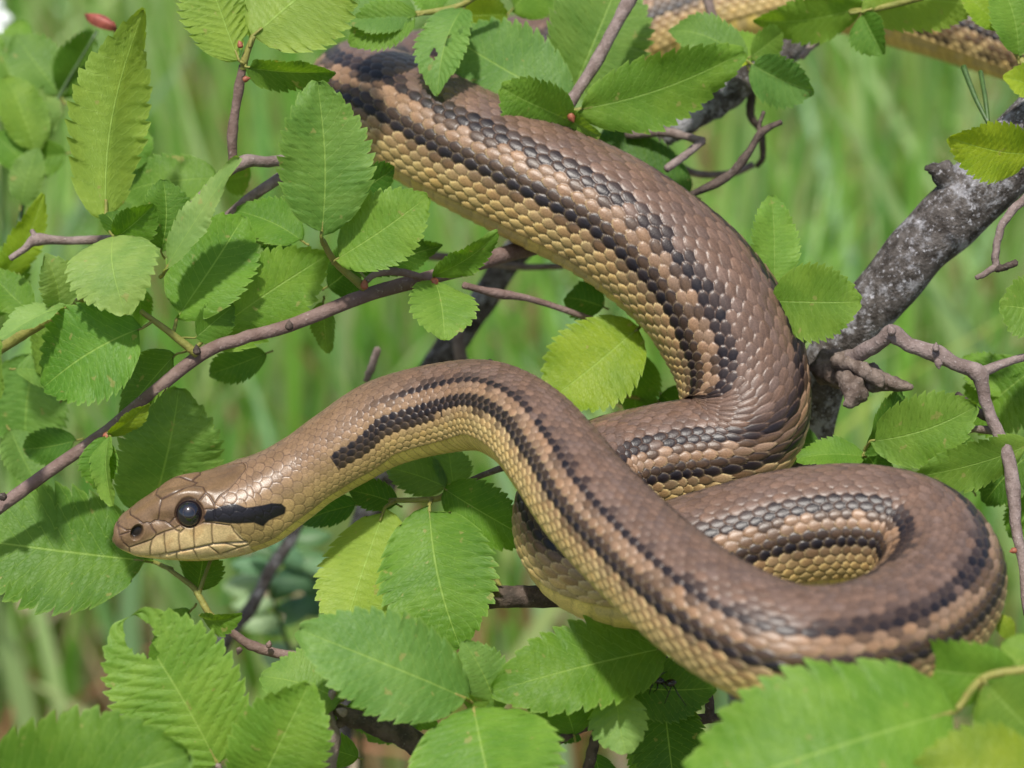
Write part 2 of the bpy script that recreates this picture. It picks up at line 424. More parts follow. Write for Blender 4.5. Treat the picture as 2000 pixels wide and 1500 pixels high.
# ------------------------------------------------------------------ the snake
UPC = (0.0, math.cos(PITCH), math.sin(PITCH))      # world up seen as (right, up, towards the viewer)
SN = [  # px, py, dc, radius px, dorsal hint, half-width factor, boxiness
    (221, 1046, -0.5, 3, UPC, 1.0, 2.0), (225, 1047, -0.5, 17, UPC, 0.95, 2.1), (234, 1046, -0.5, 30, UPC, 0.92, 2.2),
    (250, 1043, -0.45, 42, UPC, 0.88, 2.35), (272, 1039, -0.4, 53, UPC, 0.84, 2.5), (305, 1031, -0.35, 66, UPC, 0.82, 2.6),
    (345, 1022, -0.3, 77, UPC, 0.84, 2.6), (395, 1014, -0.2, 83, UPC, 0.90, 2.55), (450, 1001, -0.1, 87, UPC, 0.98, 2.45),
    (505, 980, 0.0, 88, UPC, 1.02, 2.3), (555, 952, 0.0, 82, UPC, 0.98, 2.15), (607, 917, 0.0, 79, UPC, 0.95, 2.05),
    (672, 875, 0.0, 84, (0.1, 0.9, 0.40), 0.97, 2.0), (755, 828, 0.0, 89, (0.05, 0.92, 0.36), 1, 2.0), (865, 800, -0.3, 90, (0.08, 0.9, 0.40), 1, 2.0),
    (955, 797, -1.0, 90, (0.25, 0.80, 0.50), 1, 2.0), (1032, 838, -2.2, 92, (0.45, 0.62, 0.62), 1, 2.0), (1090, 905, -3.3, 97, (0.45, 0.58, 0.68), 1, 2.0),
    (1155, 990, -4.5, 104, (0.42, 0.55, 0.72), 1, 2.0), (1275, 1108, -6.0, 110, (0.35, 0.62, 0.70), 1, 2.0), (1400, 1205, -7.2, 119, (0.2, 0.78, 0.6), 1, 2.0),
    (1545, 1270, -7.8, 126, UPC, 1, 2.0), (1690, 1262, -7.2, 127, UPC, 1, 2.0), (1795, 1208, -5.8, 125, UPC, 1, 2.0), (1838, 1130, -4.4, 122, UPC, 1, 2.0),
    (1790, 1058, -3.3, 122, UPC, 1, 2.0), (1680, 1030, -2.8, 121, UPC, 1, 2.0), (1540, 1040, -2.6, 120, UPC, 1, 2.0), (1390, 1078, -2.5, 119, UPC, 1, 2.0),
    (1255, 1117, -2.3, 118, (0.15, 0.95, 0.22), 1, 2.0), (1150, 1088, -1.5, 116, (0.20, 0.92, 0.28), 1, 2.0), (1120, 1005, -0.1, 114, (0.15, 0.92, 0.36), 1, 2.0), (1180, 935, 0.9, 113, UPC, 1, 2.0),
    (1290, 905, 1.3, 113, UPC, 1, 2.0), (1395, 885, 1.5, 116, (0.0, 0.85, 0.52), 1, 2.0), (1450, 825, 1.7, 121, (0.12, 0.70, 0.70), 1, 2.0),
    (1450, 735, 2.0, 125, (0.30, 0.35, 0.88), 1, 2.0), (1415, 643, 2.2, 130, (0.42, 0.25, 0.87), 1, 2.0), (1335, 540, 2.4, 131, (0.52, 0.42, 0.74), 1, 2.0),
    (1200, 437, 2.7, 129, (0.50, 0.62, 0.60), 1, 2.0), (1050, 362, 3.2, 126, (0.42, 0.72, 0.54), 1, 2.0), (905, 292, 4.0, 122, (0.34, 0.76, 0.54), 1, 2.0),
    (785, 228, 5.0, 117, (0.3, 0.78, 0.52), 1, 2.0), (708, 190, 6.8, 108, (0.1, 0.84, 0.5), 1, 2.0), (745, 172, 9.4, 98, UPC, 1, 2.0), (860, 150, 11.0, 93, UPC, 1, 2.0),
    (1050, 118, 12.0, 91, UPC, 1, 2.0), (1250, 65, 12.5, 89, (0, 0.95, 0.15), 1, 2.0), (1450, 12, 12.5, 86, (0, 0.95, -0.05), 1, 2.0), (1620, -15, 12.2, 83, (0, 0.95, 0.0), 1, 2.0),
    (1790, 25, 11.5, 80, (0, 0.92, 0.25), 1, 2.0), (1930, 70, 11, 77, (0, 0.9, 0.35), 1, 2.0), (2080, 120, 10.5, 72, UPC, 1, 2.0), (2260, 190, 11, 62, UPC, 1, 2.0), (2440, 290, 12, 48, UPC, 1, 2.0)]
HZX = [1120, 1120, 1150, 1200, 1200, 1140, 1080, 1000, 960, 960, 1085, 1215, 1300]
HZY = [0, 100, 150, 190, 230, 310, 380, 440, 500, 640, 655, 795, 960]
SEAMS = [  # head plate joints, in quarter-pixels from (180, 860)
    [(195, 650), (215, 740), (245, 800), (290, 838)], [(290, 838), (296, 880), (320, 905)],
    [(300, 895), (380, 914), (455, 908), (580, 893), (690, 868), (800, 848), (945, 812), (1050, 800), (1215, 793)],
    [(290, 838), (400, 800), (470, 775), (500, 745), (560, 720), (640, 695), (690, 665)],
    [(690, 665), (720, 690), (690, 720), (650, 700)], [(800, 672), (870, 640), (940, 642), (1085, 655), (1180, 642), (1260, 636), (1335, 668)],
    [(470, 775), (455, 840), (455, 908)], [(563, 720), (567, 800), (580, 893)], [(680, 705), (677, 780), (690, 868)], [(795, 680), (795, 760), (803, 848)],
    [(935, 645), (935, 730), (945, 812)], [(1085, 655), (1110, 710), (1160, 765), (1215, 793)],
    [(390, 650), (430, 640), (455, 650), (470, 690), (500, 725), (500, 745)], [(455, 650), (490, 625), (570, 640), (600, 660), (650, 695)],
    [(600, 660), (640, 610), (660, 600)], [(290, 535), (300, 580), (350, 610), (395, 648)], [(195, 650), (240, 590), (290, 540)],
    [(205, 660), (265, 700), (300, 700)], [(215, 740), (290, 715)],
    [(485, 380), (495, 430), (545, 470), (525, 530), (515, 620)], [(545, 470), (600, 455), (700, 420), (790, 360), (830, 320)],
    [(485, 380), (440, 400), (380, 440), (290, 535)], [(485, 380), (560, 320), (640, 280), (770, 262)],
    [(770, 260), (745, 305), (805, 325), (830, 320), (950, 285), (1130, 215), (1200, 190)], [(790, 360), (870, 375), (890, 420), (840, 470)],
    [(890, 420), (920, 440), (955, 500), (960, 530)], [(960, 500), (1000, 440), (1080, 380), (1140, 310), (1200, 230), (1200, 190), (1150, 150)],
    [(870, 540), (950, 535), (960, 630)], [(1110, 490), (1090, 540), (1050, 640)], [(960, 530), (1000, 515), (1110, 490)],
    [(660, 878), (666, 950)], [(530, 900), (545, 950)], [(790, 855), (830, 925)], [(910, 825), (1000, 890)], [(1040, 805), (1150, 835)], [(1215, 793), (1300, 745), (1335, 668)],
    [(430, 935), (600, 952), (830, 925), (1000, 890), (1150, 835), (1300, 790)]]
STREAK = [(895, 540), (960, 530), (1000, 512), (1110, 488), (1200, 520), (1330, 500), (1400, 483), (1480, 488), (1518, 520), (1512, 572), (1440, 600), (1380, 625),
          (1335, 672), (1260, 640), (1180, 645), (1080, 648), (960, 636), (880, 640), (865, 600)]
def seg_dist(x, y, line):
    d = np.full(x.shape, 1e9)
    for (ax, ay), (bx, by) in zip(line[:-1], line[1:]):
        dx, dy = bx-ax, by-ay
        t = np.clip(((x-ax)*dx+(y-ay)*dy)/(dx*dx+dy*dy+1e-9), 0, 1)
        d = np.minimum(d, np.hypot(x-ax-t*dx, y-ay-t*dy))
    return d
def in_poly(x, y, poly):
    c = np.zeros(x.shape, bool); n = len(poly)
    for i in range(n):
        (ax, ay), (bx, by) = poly[i], poly[i-1]
        if ay == by: continue
        c ^= ((ay > y) != (by > y)) & (x < (bx-ax)*(y-ay)/(by-ay)+ax)
    return c
def sstep(x, a, b):
    t = np.clip((x-a)/(b-a), 0, 1); return t*t*(3-2*t)
def hash2(a, b, k=0.0):
    return np.modf(np.abs(np.sin(a*127.1+b*311.7+k*74.7)*43758.5453))[0]

def build_snake():
    rows = []
    for px, py, dc, r, h, wf, bx in SN:
        p = P(px, py, dc); hw = RIGHT*h[0]+UP*h[1]-FWD*h[2]
        rows.append([*p, r*pxm(dc), *hw, wf, bx])
    rows = np.array(rows)
    S = spline(rows, 40)
    for c in (3, 7, 8):     # no overshoot in radius and section
        S[:, c] = np.interp(np.arange(len(S))/40.0, np.arange(len(rows)), rows[:, c])
    ker = np.hanning(25); ker /= ker.sum()
    for c in (3, 7, 8):
        pad = np.concatenate([np.repeat(S[0, c], 12), S[:, c], np.repeat(S[-1, c], 12)])
        sm = np.convolve(pad, ker, 'valid'); k = sstep(np.arange(len(S)), 120, 260); S[:, c] = S[:, c]*(1-k)+sm*k
    arc = np.concatenate([[0], np.cumsum(np.linalg.norm(np.diff(S[:, :3], axis=0), axis=1))])
    head_arc = 0.052
    Rr = S[:, 3]
    asp = 1.15+(1.66-1.15)*sstep(arc, 0.030, 0.085)
    pitch = asp*np.maximum(Rr, 0.006)*R(8)
    u_of = np.concatenate([[0], np.cumsum(np.diff(arc)/(0.5*(pitch[1:]+pitch[:-1])))])
    # ring positions
    s_head = np.concatenate([np.linspace(0, 0.004, 26, endpoint=False), np.arange(0.004, head_arc, 0.00014)])
    u0 = np.interp(head_arc, arc, u_of)
    s_body = np.interp(np.arange(u0, u_of[-1], 0.1), u_of, arc)
    s = np.concatenate([s_head, s_body]); nR = len(s)
    I = lambda a: np.interp(s, arc, a)
    C = np.stack([I(S[:, k]) for k in range(3)], 1)
    rad = I(S[:, 3]); H = np.stack([I(S[:, 4+k]) for k in range(3)], 1); wf = I(S[:, 7]); bx = I(S[:, 8]); u = I(u_of)
    # smooth tangents
    dC = np.stack([I(np.gradient(S[:, k], arc)) for k in range(3)], 1)
    T = nrm(dC)
    D = nrm(H-T*np.sum(H*T, 1, keepdims=True)); B = np.cross(T, D)
    # columns: fine over the scaled back and flanks, coarser over the belly
    th = np.concatenate([np.linspace(-115, 115, 29*10+1), np.linspace(115, 245, 32)[1:-1]])
    nC = len(th)
    TH = np.broadcast_to(R(1)*th, (nR, nC)); U = np.broadcast_to(u[:, None], (nR, nC))
    V = np.broadcast_to(th/10.0, (nR, nC)); V = np.where(V > 18, V-36, V)
    VC = V
    hl = (s < 0.0475)[:, None]
    uh = np.interp(s, arc, np.concatenate([[0], np.cumsum(np.diff(arc)/(1.12*np.maximum(0.5*(Rr[1:]+Rr[:-1]), 0.006)*R(14)))]))[:, None]
    U = np.where(hl, uh, U); V = np.where(hl, V/1.4, V/0.8)
    sn, cs = np.sin(TH), np.cos(TH)
    e = (2.0/bx)[:, None]
    x = np.sign(sn)*np.abs(sn)**e; y = np.sign(cs)*np.abs(cs)**e
    yscale = np.where(cs < 0, 0.93, 1.0)
    Bx, Dx = B[:, None, :], D[:, None, :]
    rw = rad[:, None]
    pos = C[:, None, :]+Bx*(x*rw*wf[:, None])[..., None]+Dx*(y*rw*yscale)[..., None]
    # outward direction of the section
    nx = np.sign(sn)*np.abs(sn)**(2-e)/wf[:, None]; ny = np.sign(cs)*np.abs(cs)**(2-e)
    out = nrm(Bx*nx[..., None]+Dx*ny[..., None])
    # ---- scale lattice
    best = np.full((nR, nC), -1.0); eb = np.zeros((nR, nC)); sid_r = np.zeros((nR, nC)); sid_c = np.zeros((nR, nC)); dub = np.zeros((nR, nC)); dvb = np.zeros((nR, nC))
    r0 = np.round(V)
    a_, b_ = 0.80, 0.69
    for dr in (-1, 0, 1):
        rowi = np.clip(r0+dr, -14, 14); off = np.where(np.mod(rowi, 2) == 1, 0.5, 0.0)
        c0 = np.round(U-off)
        for dcn in (-1, 0, 1):
            uc = c0+dcn+off
            jit = (hash2(rowi, uc)-0.5)*0.10; jit2 = (hash2(rowi, uc, 3)-0.5)*0.09
            du = U-uc-jit; dv = V-rowi-jit2
            q = (np.abs(du)/a_)**2.1+(np.abs(dv)/b_)**2.1
            h = 1.45*(du/a_*0.5+0.5)+0.45*(1-q)
            ok = (q < 1) & (h > best)
            best = np.where(ok, h, best); eb = np.where(ok, 1-q, eb); sid_r = np.where(ok, rowi, sid_r); sid_c = np.where(ok, uc, sid_c)
            dub = np.where(ok, du, dub); dvb = np.where(ok, dv, dvb)
    joint = np.full((nR, nC), 9.0)
    for dr in (-1, 0, 1):
        rowi = np.clip(r0+dr, -14, 14); off = np.where(np.mod(rowi, 2) == 1, 0.5, 0.0)
        c0 = np.round(U-off)
        for dcn in (-1, 0, 1):
            uc = c0+dcn+off
            jit = (hash2(rowi, uc)-0.5)*0.10; jit2 = (hash2(rowi, uc, 3)-0.5)*0.09
            du = U-uc-jit; dv = V-rowi-jit2
            q = (np.abs(du)/a_)**2.1+(np.abs(dv)/b_)**2.1
            joint = np.where((q >= 1) & (1.45*(du/a_*0.5+0.5) > best-0.15), np.minimum(joint, q-1), joint)
    gap = best < 0
    belly = np.abs(VC) > 11.45; V = VC
    ru = hash2(sid_r, sid_c, 1.0); ru2 = hash2(sid_r, sid_c, 2.0); ru3 = hash2(sid_r, sid_c, 5.0)
    lf = (0.24+0.76*sstep(s, 0.045, 0.105))[:, None]
    hgt = np.where(gap, -0.1, best)*lf
    keel = 0.10*np.exp(-(dvb/0.07)**2)*sstep(s, 0.08, 0.12)[:, None]*(np.abs(V) < 8)
    groove = -(1-sstep(joint, 0.0, 0.30))*(0.12+0.20*lf)
    hgt = hgt-0.25*lf*(1-sstep(eb, 0.0, 0.30))**2
    hgt = hgt+keel*(~belly)*0.5+groove
    fb = np.mod(U+0.15*np.abs(np.abs(V)-18), 1.0)
    hgt = np.where(belly, (0.15+0.55*fb)*lf, hgt)
    # ---- colours
    r_ = np.where(hl, np.round(np.abs(sid_r)*1.75), np.abs(sid_r))
    def c3(*a): return np.array(a)
    brown = c3(0.104, 0.067, 0.050); tan = c3(0.178, 0.113, 0.071); yel = c3(0.30, 0.215, 0.085); blk = c3(0.006, 0.005, 0.007); gold = c3(0.58, 0.47, 0.22); bel = c3(0.58, 0.44, 0.13)
    neckc = c3(0.185, 0.118, 0.066)
    colr = np.zeros((nR, nC, 3))+brown
    colr[(r_ >= 6) & (r_ <= 8)] = tan
    colr[r_ >= 10] = tan*0.66+yel*0.34
    colr[r_ == 11] = tan*0.4+yel*0.6
    colr[r_ == 12] = yel; colr[r_ >= 13] = yel*1.12
    colr = colr*(0.82+0.36*ru[..., None])*(1+(ru2[..., None]-0.5)*c3(0.10, 0.0, -0.14))
    # head-neck: paler and warmer towards the head
    kh = (1-sstep(s, 0.055, 0.095))[:, None]
    nk = neckc*(1-0.0)+(np.clip(np.abs(V)-4.5, 0, 5)/5)[..., None]*(yel*1.0-neckc)
    colr = colr*(1-0.75*kh[..., None])+nk*(0.88+0.24*ru[..., None])*0.75*kh[..., None]
    # stripes
    su = s[:, None]
    p_dl = sstep(su, 0.060, 0.083); p_lt = (su > 0.0552)
    dark = np.zeros((nR, nC))
    mb = sstep(su, 0.16, 0.26)
    dark = np.where((r_ == 5), (ru3 < 0.97)*(0.84+0.16*ru), dark)
    dark = np.where((r_ == 4), (ru3 < 0.45+0.50*mb)*(0.40+0.35*ru2+0.25*mb), dark)
    dark = np.where((r_ == 6), (ru3 < 0.15+0.35*mb)*(0.6+0.2*mb), dark)
    dark = np.where((r_ == 3), (ru3 < 0.12*mb)*0.5, dark)
    dark = dark*p_dl
    dl = np.where((r_ == 9) | (r_ == 8), 0.93+0.07*ru, 0)
    dl = np.where((r_ == 10), (ru3 < 0.30+0.35*mb)*(0.45+0.4*ru2), dl)
    dl = np.where((r_ == 7), (ru3 < 0.14)*0.55, dl)
    bar = 1-sstep(su, 0.075, 0.10)
    dl = np.maximum(dl, np.where((r_ == 10), 0.92*(bar > ru3*0.9+0.02), 0))
    dark = np.maximum(dark, dl*p_lt)
    i0 = [k for k, q in enumerate(SN) if q[0] == 1450 and q[1] == 12][0]
    rear = sstep(su, arc[40*i0], arc[40*(i0+1)])
    dark = np.maximum(dark, rear*np.where((r_ >= 4) & (r_ <= 13), (ru3 < 0.66)*(0.6+0.4*ru2), 0))
    core = sstep(eb, 0.02, 0.40)*(1-0.35*sstep(dub, 0.2, 0.75))
    colr = colr*(1-(dark*(0.76+0.24*core))[..., None])+blk*(dark*(0.76+0.24*core))[..., None]
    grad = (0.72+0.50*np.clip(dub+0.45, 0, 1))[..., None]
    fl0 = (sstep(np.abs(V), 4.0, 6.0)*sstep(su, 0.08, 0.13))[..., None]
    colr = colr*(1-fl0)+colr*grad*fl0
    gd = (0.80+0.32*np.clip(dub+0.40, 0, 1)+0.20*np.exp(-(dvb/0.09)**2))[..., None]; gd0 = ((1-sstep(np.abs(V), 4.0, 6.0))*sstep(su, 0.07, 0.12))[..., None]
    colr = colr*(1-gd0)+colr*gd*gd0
    # brown hearts on the pale flank scales
    hrt = (((r_ >= 10) & (r_ <= 12))+0.55*((r_ >= 6)&(r_ <= 8)))*sstep(eb, 0.35, 0.75)*0.55*sstep(su, 0.10, 0.16)*(0.4+0.6*ru2)
    colr = colr*(1-hrt[..., None])+c3(0.17, 0.10, 0.05)*hrt[..., None]
    # pale horny tips low on the flank, dark joints on the back and neck
    flank = sstep(np.abs(V), 4.5, 7.0)
    tipk = (1-sstep(eb, 0.0, 0.34))*sstep(dub, 0.05, 0.55)*flank*sstep(su, 0.085, 0.12)*0.62*(1-0.85*dark)
    colr = colr*(1-tipk[..., None])+gold*tipk[..., None]
    tipd = (1-sstep(eb, 0.0, 0.26))*sstep(dub, 0.15, 0.6)*(1-flank)*0.50
    colr = colr*(1-tipd[..., None])+tan*0.9*tipd[..., None]
    jd = (1-sstep(joint, 0.03, 0.30))*(0.48*(1-sstep(su, 0.075, 0.12))+0.46)*(1-0.45*flank)
    colr = colr*(1-jd[..., None])+c3(0.05, 0.03, 0.022)*jd[..., None]
    colr[gap & ~belly] = c3(0.12, 0.085, 0.045)
    bc = bel*(0.85+0.3*hash2(np.floor(U+0.15*np.abs(np.abs(V)-18)), 3.0+0*U)[..., None])
    bc = bc*(1-0.35*(fb < 0.10)[..., None])
    bl = (hash2(np.floor(U), np.sign(V)+5) < 0.55)*np.exp(-((np.abs(V)-12.4)/0.8)**2)*0.45*sstep(su, 0.12, 0.2)
    bc = bc*(1-bl[..., None])+c3(0.33, 0.27, 0.19)*bl[..., None]
    colr = np.where(belly[..., None], bc, colr)
    # ---- head plates: traced on the near side, mirrored to the far side
    disp = hgt*(0.66+0.34*sstep(np.abs(V), 3.0, 6.0))*(0.25*np.maximum(rw, 0.004)*R(8)*1.0)*sstep(s, 0.0, 0.004)[:, None]
    nH = int(np.searchsorted(s, 0.060))
    near = np.abs(TH[:nH]); near = np.where(near > math.pi, 2*math.pi-near, near)
    sn2, cs2 = np.sin(near), np.cos(near); e2 = e[:nH]
    ppos = C[:nH, None, :]+Bx[:nH]*(np.sign(sn2)*np.abs(sn2)**e2*rw[:nH]*wf[:nH, None])[..., None]+Dx[:nH]*(np.sign(cs2)*np.abs(cs2)**e2*rw[:nH]*np.where(cs2 < 0, 0.93, 1.0))[..., None]
    qx, qy, _ = project(ppos)
    zx, zy = (qx-180)*4, (qy-860)*4
    visible = near < R(128)
    plate = zx < np.interp(zy, HZY, HZX)
    sd = np.full(zx.shape, 1e9)
    for L_ in SEAMS: sd = np.minimum(sd, seg_dist(zx, zy, L_))
    rimd = np.hypot(zx-760, zy-570)
    sd = np.minimum(sd, np.abs(rimd-112))
    top = c3(0.130, 0.082, 0.044); lab = c3(0.54, 0.40, 0.205); jaw = c3(0.62, 0.48, 0.215)
    labline = np.interp(zx, [0, 290, 400, 500, 640, 800, 940, 1335], [900, 838, 800, 745, 695, 672, 642, 668])
    kl = sstep(zy-labline, -40, 60)
    hc = top*(1-kl[..., None])+lab*kl[..., None]
    kj = sstep(zy, 870, 930)
    hc = hc*(1-kj[..., None])+jaw*kj[..., None]
    nz = np.array([[noise.noise(Vector(p*420)) for p in rowp[::2]] for rowp in ppos[::2]])
    nz = np.repeat(np.repeat(nz, 2, 0), 2, 1)[:nH, :nC]
    if nz.shape[1] < nC: nz = np.pad(nz, ((0, 0), (0, nC-nz.shape[1])), 'edge')
    nz = nz[:nH]
    hc = hc*(1+0.16*nz[..., None])
    mot = sstep(nz, 0.1, 0.45)*kl*(1-kj)*0.45
    hc = hc*(1-mot[..., None])+c3(0.30, 0.17, 0.07)*mot[..., None]
    smg = 0.6*np.exp(-(((zx-625)/45)**2+((zy-590)/45)**2))+0.35*np.exp(-(((zx-1050)/130)**2+((zy-250)/50)**2))+0.35*np.exp(-(((zx-900)/60)**2+((zy-600)/50)**2))
    smg = np.clip(smg+0.15*sstep(nz, 0.15, 0.5)*(1-kl), 0, 0.8)
    hc = hc*(1-smg[..., None])+c3(0.06, 0.036, 0.022)*smg[..., None]
    line = (1-sstep(sd, 3, 9))
    lw = 0.85*line*(1-0.55*kj)*(1-0.25*kl)
    hc = hc*(1-lw[..., None])+c3(0.045, 0.026, 0.018)*lw[..., None]
    plate3 = (plate & visible)
    blend = plate3.astype(float)
    colr[:nH] = colr[:nH]*(1-blend[..., None])+hc*blend[..., None]
    pillow = 0.00011*(1-np.exp(-(sd/22.0)**1.2))-0.00017*(1-sstep(sd, 2, 10))
    disp[:nH] = disp[:nH]*(1-blend)+pillow*blend
    # black streak behind the eye
    stk = in_poly(zx, zy, STREAK) & visible
    edge = sstep(seg_dist(zx, zy, STREAK+STREAK[:1]), 0, 10)*stk
    tone = c3(0.008, 0.007, 0.009)
    colr[:nH] = colr[:nH]*(1-edge[..., None])+tone*edge[..., None]
    # nostril, loreal hollow, brow over the eye, eye socket
    nd = np.hypot((zx-350)/1.05+0.25*(zy-718)/1.25, (zy-718)/1.3); nk_ = (1-sstep(nd, 30, 54))*visible
    disp[:nH] -= 0.0014*nk_
    colr[:nH] = colr[:nH]*(1-nk_[..., None])+c3(0.012, 0.009, 0.008)*nk_[..., None]
    disp[:nH] -= 0.0012*np.exp(-(((zx-540)/120)**2+((zy-620)/70)**2))*visible
    disp[:nH] += 0.0014*np.exp(-(((zx-700)/190)**2+((zy-425+0.12*(zx-700))/46)**2))*visible
    disp[:nH] -= 0.0011*(1-sstep(rimd, 92, 122))*visible
    disp[:nH] += 0.0007*np.exp(-(((zx-1150)/260)**2+((zy-600)/150)**2))*visible   # cheek
    disp[:nH] -= 0.00035*np.exp(-((zy-np.interp(zx, [300, 455, 690, 945, 1215], [898, 910, 868, 812, 793]))/9)**2)*visible*(zx < 1215)
    sock = (1-sstep(rimd, 96, 108))*visible
    colr[:nH] = colr[:nH]*(1-sock[..., None])+c3(0.012, 0.010, 0.010)*sock[..., None]
    pos = pos+out*disp[..., None]
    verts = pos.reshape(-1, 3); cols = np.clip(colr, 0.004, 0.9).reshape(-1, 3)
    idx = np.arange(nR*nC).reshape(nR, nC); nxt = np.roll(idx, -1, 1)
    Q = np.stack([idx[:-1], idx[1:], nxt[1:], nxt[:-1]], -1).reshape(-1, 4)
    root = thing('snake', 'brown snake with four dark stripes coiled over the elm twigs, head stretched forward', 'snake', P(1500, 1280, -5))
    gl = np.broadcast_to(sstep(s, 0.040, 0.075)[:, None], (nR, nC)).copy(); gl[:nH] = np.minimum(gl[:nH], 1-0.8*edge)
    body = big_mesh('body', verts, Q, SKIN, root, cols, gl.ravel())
    # ---- eyes: set into the socket on both sides
    k = np.unravel_index(np.argmin(np.where((near < R(120)) & (TH[:nH] > 0) & (TH[:nH] < math.pi), rimd, 1e9)), rimd.shape)
    for sg in (1, -1):
        j = int(np.argmin(np.abs(th-sg*th[k[1]])))
        surf = pos[k[0], j]; on = nrm(out[k[0], j]+D[k[0]]*0.05-T[k[0]]*0.10)
        er = 26.0*pxm(-0.3)
        eye = ball('eye', surf+on*0.00028-on*er*0.58+on*0.0009, er, EYE, root, 40, 28)
        ec = surf+on*0.00028-on*er*0.58+on*0.0009
        ring('iris', ec, on, er, 0.40, 0.47, IRIS, eye)
def ball(name, c, r, mat, parent, nu=24, nv=16, stretch=None):
    V, F = [], []
    for i in range(nv+1):
        f = math.pi*i/nv
        for j in range(nu):
            a = 2*math.pi*j/nu
            V.append(np.array([math.sin(f)*math.cos(a), math.sin(f)*math.sin(a), math.cos(f)])*r+c)
    for i in range(nv):
        for j in range(nu):
            k = (j+1) % nu
            F.append((i*nu+j, (i+1)*nu+j, (i+1)*nu+k, i*nu+k))
    return mesh_obj(name, V, F, mat, parent)
def ring(name, c, ax, r, a0, a1, mat, parent):
    """a narrow band on the eyeball, a0..a1 radians from its axis"""
    s = nrm(np.cross(ax, np.array([0.1, 0.2, 1.0]))); t = np.cross(ax, s); V, F = [], []
    for i, f in enumerate(np.linspace(a0, a1, 5)):
        for j in range(36):
            a = 2*math.pi*j/36
            V.append(c+(ax*math.cos(f)+(s*math.cos(a)+t*math.sin(a))*math.sin(f))*r*1.004)
    for i in range(4):
        for j in range(36):
            k = (j+1) % 36
            F.append((i*36+j, i*36+k, (i+1)*36+k, (i+1)*36+j))
    return mesh_obj(name, V, F, mat, parent)
build_snake()

# ------------------------------------------------------------------ elm branches, twigs and leaves
def branch(key, label, loc):
    BR[key] = thing('elm_branch', label, 'branch', P(*loc), 'elm branches round the snake')
BR = {}
branch('A', 'smooth purple-brown twig running from below the upper coil down past the head', (1040, 482, 3))
branch('B', 'forked upright twig with yellow-green leaves beside the upper bend of the snake', (540, 312, 2))
branch('C', 'green and brown shoots with pale curled leaves at the outer end of the smooth twig', (-30, 700, 1))
branch('D', 'grey-brown twig slanting down over the upper body with broad leaves at its end', (1245, -25, 1))
branch('E', 'mottled dark branch with bare crooked twigs behind the upper coil', (1620, 40, 7))
branch('F', 'thick grey lichen-covered branch with a broken stub beside the tight bend of the snake', (1440, 1500, 6))
branch('G', 'dark knobbly branch under the snake head carrying large toothed leaves and one chewed leaf', (880, 1530, -2))
branch('H', 'thin shoot below the snake chin with one very large leaf behind the snout', (650, 1292, 1))
branch('I', 'dark straight branch under the lower coil with leaves shaded by the neck', (1210, 1158, 0.6))
branch('J', 'short dark twig with a small pale leaf below the lower coil beside the ant', (1150, 1520, -1))
branch('K', 'sprig of very large pale green leaves overlapping the lowest coil', (2060, 1300, -8))
branch('L', 'leafy sprig over the far end of the snake with one bright yellow-green leaf', (2060, 330, 2))
branch('M', 'blurred pale grey stem seen between the neck and the smooth twig', (1080, 440, 11))
branch('N', 'blurred leafy sprig at the outer side of the long upright leaf', (-60, 560, 8))

A = BR['A']
st = twig('stem', [(-60, 1035, 0.6, 13), (0, 990, 0.5, 13), (100, 918, 0.5, 12.5), (210, 840, 0.4, 12), (385, 698, 0.3, 13), (470, 662, 0.4, 12.5), (565, 636, 0.6, 13), (720, 575, 1.0, 14), (850, 540, 1.6, 14.5), (950, 508, 2.6, 16), (1040, 482, 4.2, 17), (1150, 455, 6.5, 18)], TWIG, A, 14, 0.07, 9, jig=2)
twig('twig', [(385, 692, 0.1, 9), (330, 648, -0.2, 7), (275, 608, -0.4, 5)], SHOOT, A, 8)
twig('twig', [(712, 562, 0.6, 9), (655, 512, 0.0, 7), (630, 470, -0.6, 6)], SHOOT, A, 8)
twig('twig', [(845, 548, 1.2, 7), (780, 531, 0.8, 8), (735, 535, 0.6, 7), (712, 552, 0.6, 6)], TWIG, A, 8, 0.2)
twig('twig', [(905, 557, 2.0, 7), (965, 572, 2.4, 7), (1040, 585, 2.8, 6.5), (1145, 620, 3.4, 6), (1230, 650, 4.6, 5)], TWIG, A, 8, 0.12, knots=((0.3, 0.5),))
bud(385, 688, -0.3, 8, A, DARKBARK, (-0.1, -1)); bud(565, 640, 0.1, 8, A, DARKBARK); bud(8, 970, 0, 8, A, DARKBARK, (-1, 0)); bud(207, 850, -0.2, 8, A, REDBUD, (0.6, 0.7)); bud(848, 548, 0.8, 9, A, REDBUD, (0, 1)); bud(712, 560, 0.4, 8, A, REDBUD)
leaf(A, (628, 462, -1.0), (622, 160, -1.6), 178, 'b', 12, 0.03, 0.10, (632, 478, -0.6))
leaf(A, (655, 508, -0.4), (832, 382, -0.8), 138, 'l', -15, 0.03, 0.08, (650, 515, -0.1), seed=2)
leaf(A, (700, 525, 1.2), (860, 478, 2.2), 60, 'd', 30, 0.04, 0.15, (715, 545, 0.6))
leaf(A, (846, 540, 0.8), (972, 458, -0.2), 52, 'l', 35, 0.03, 0.10, (850, 546, 1.0))
leaf(A, (850, 550, 0.8), (868, 664, -0.3), 122, 'l', -20, 0.03, 0.16, (850, 546, 1.0), n=9)
leaf(A, (845, 555, 1.6), (815, 610, 2.0), 40, 'm', 40, 0.03, 0.16, (850, 546, 1.0), n=8)
leaf(A, (278, 640, -0.6), (82, 754, -0.6), 186, 'm', 15, 0.05, 0.10, (300, 625, -0.3), seed=5)
leaf(A, (342, 692, 0.5), (240, 815, 1.2), 84, 'm', 40, 0.03, 0.20, (372, 682, 0.2))
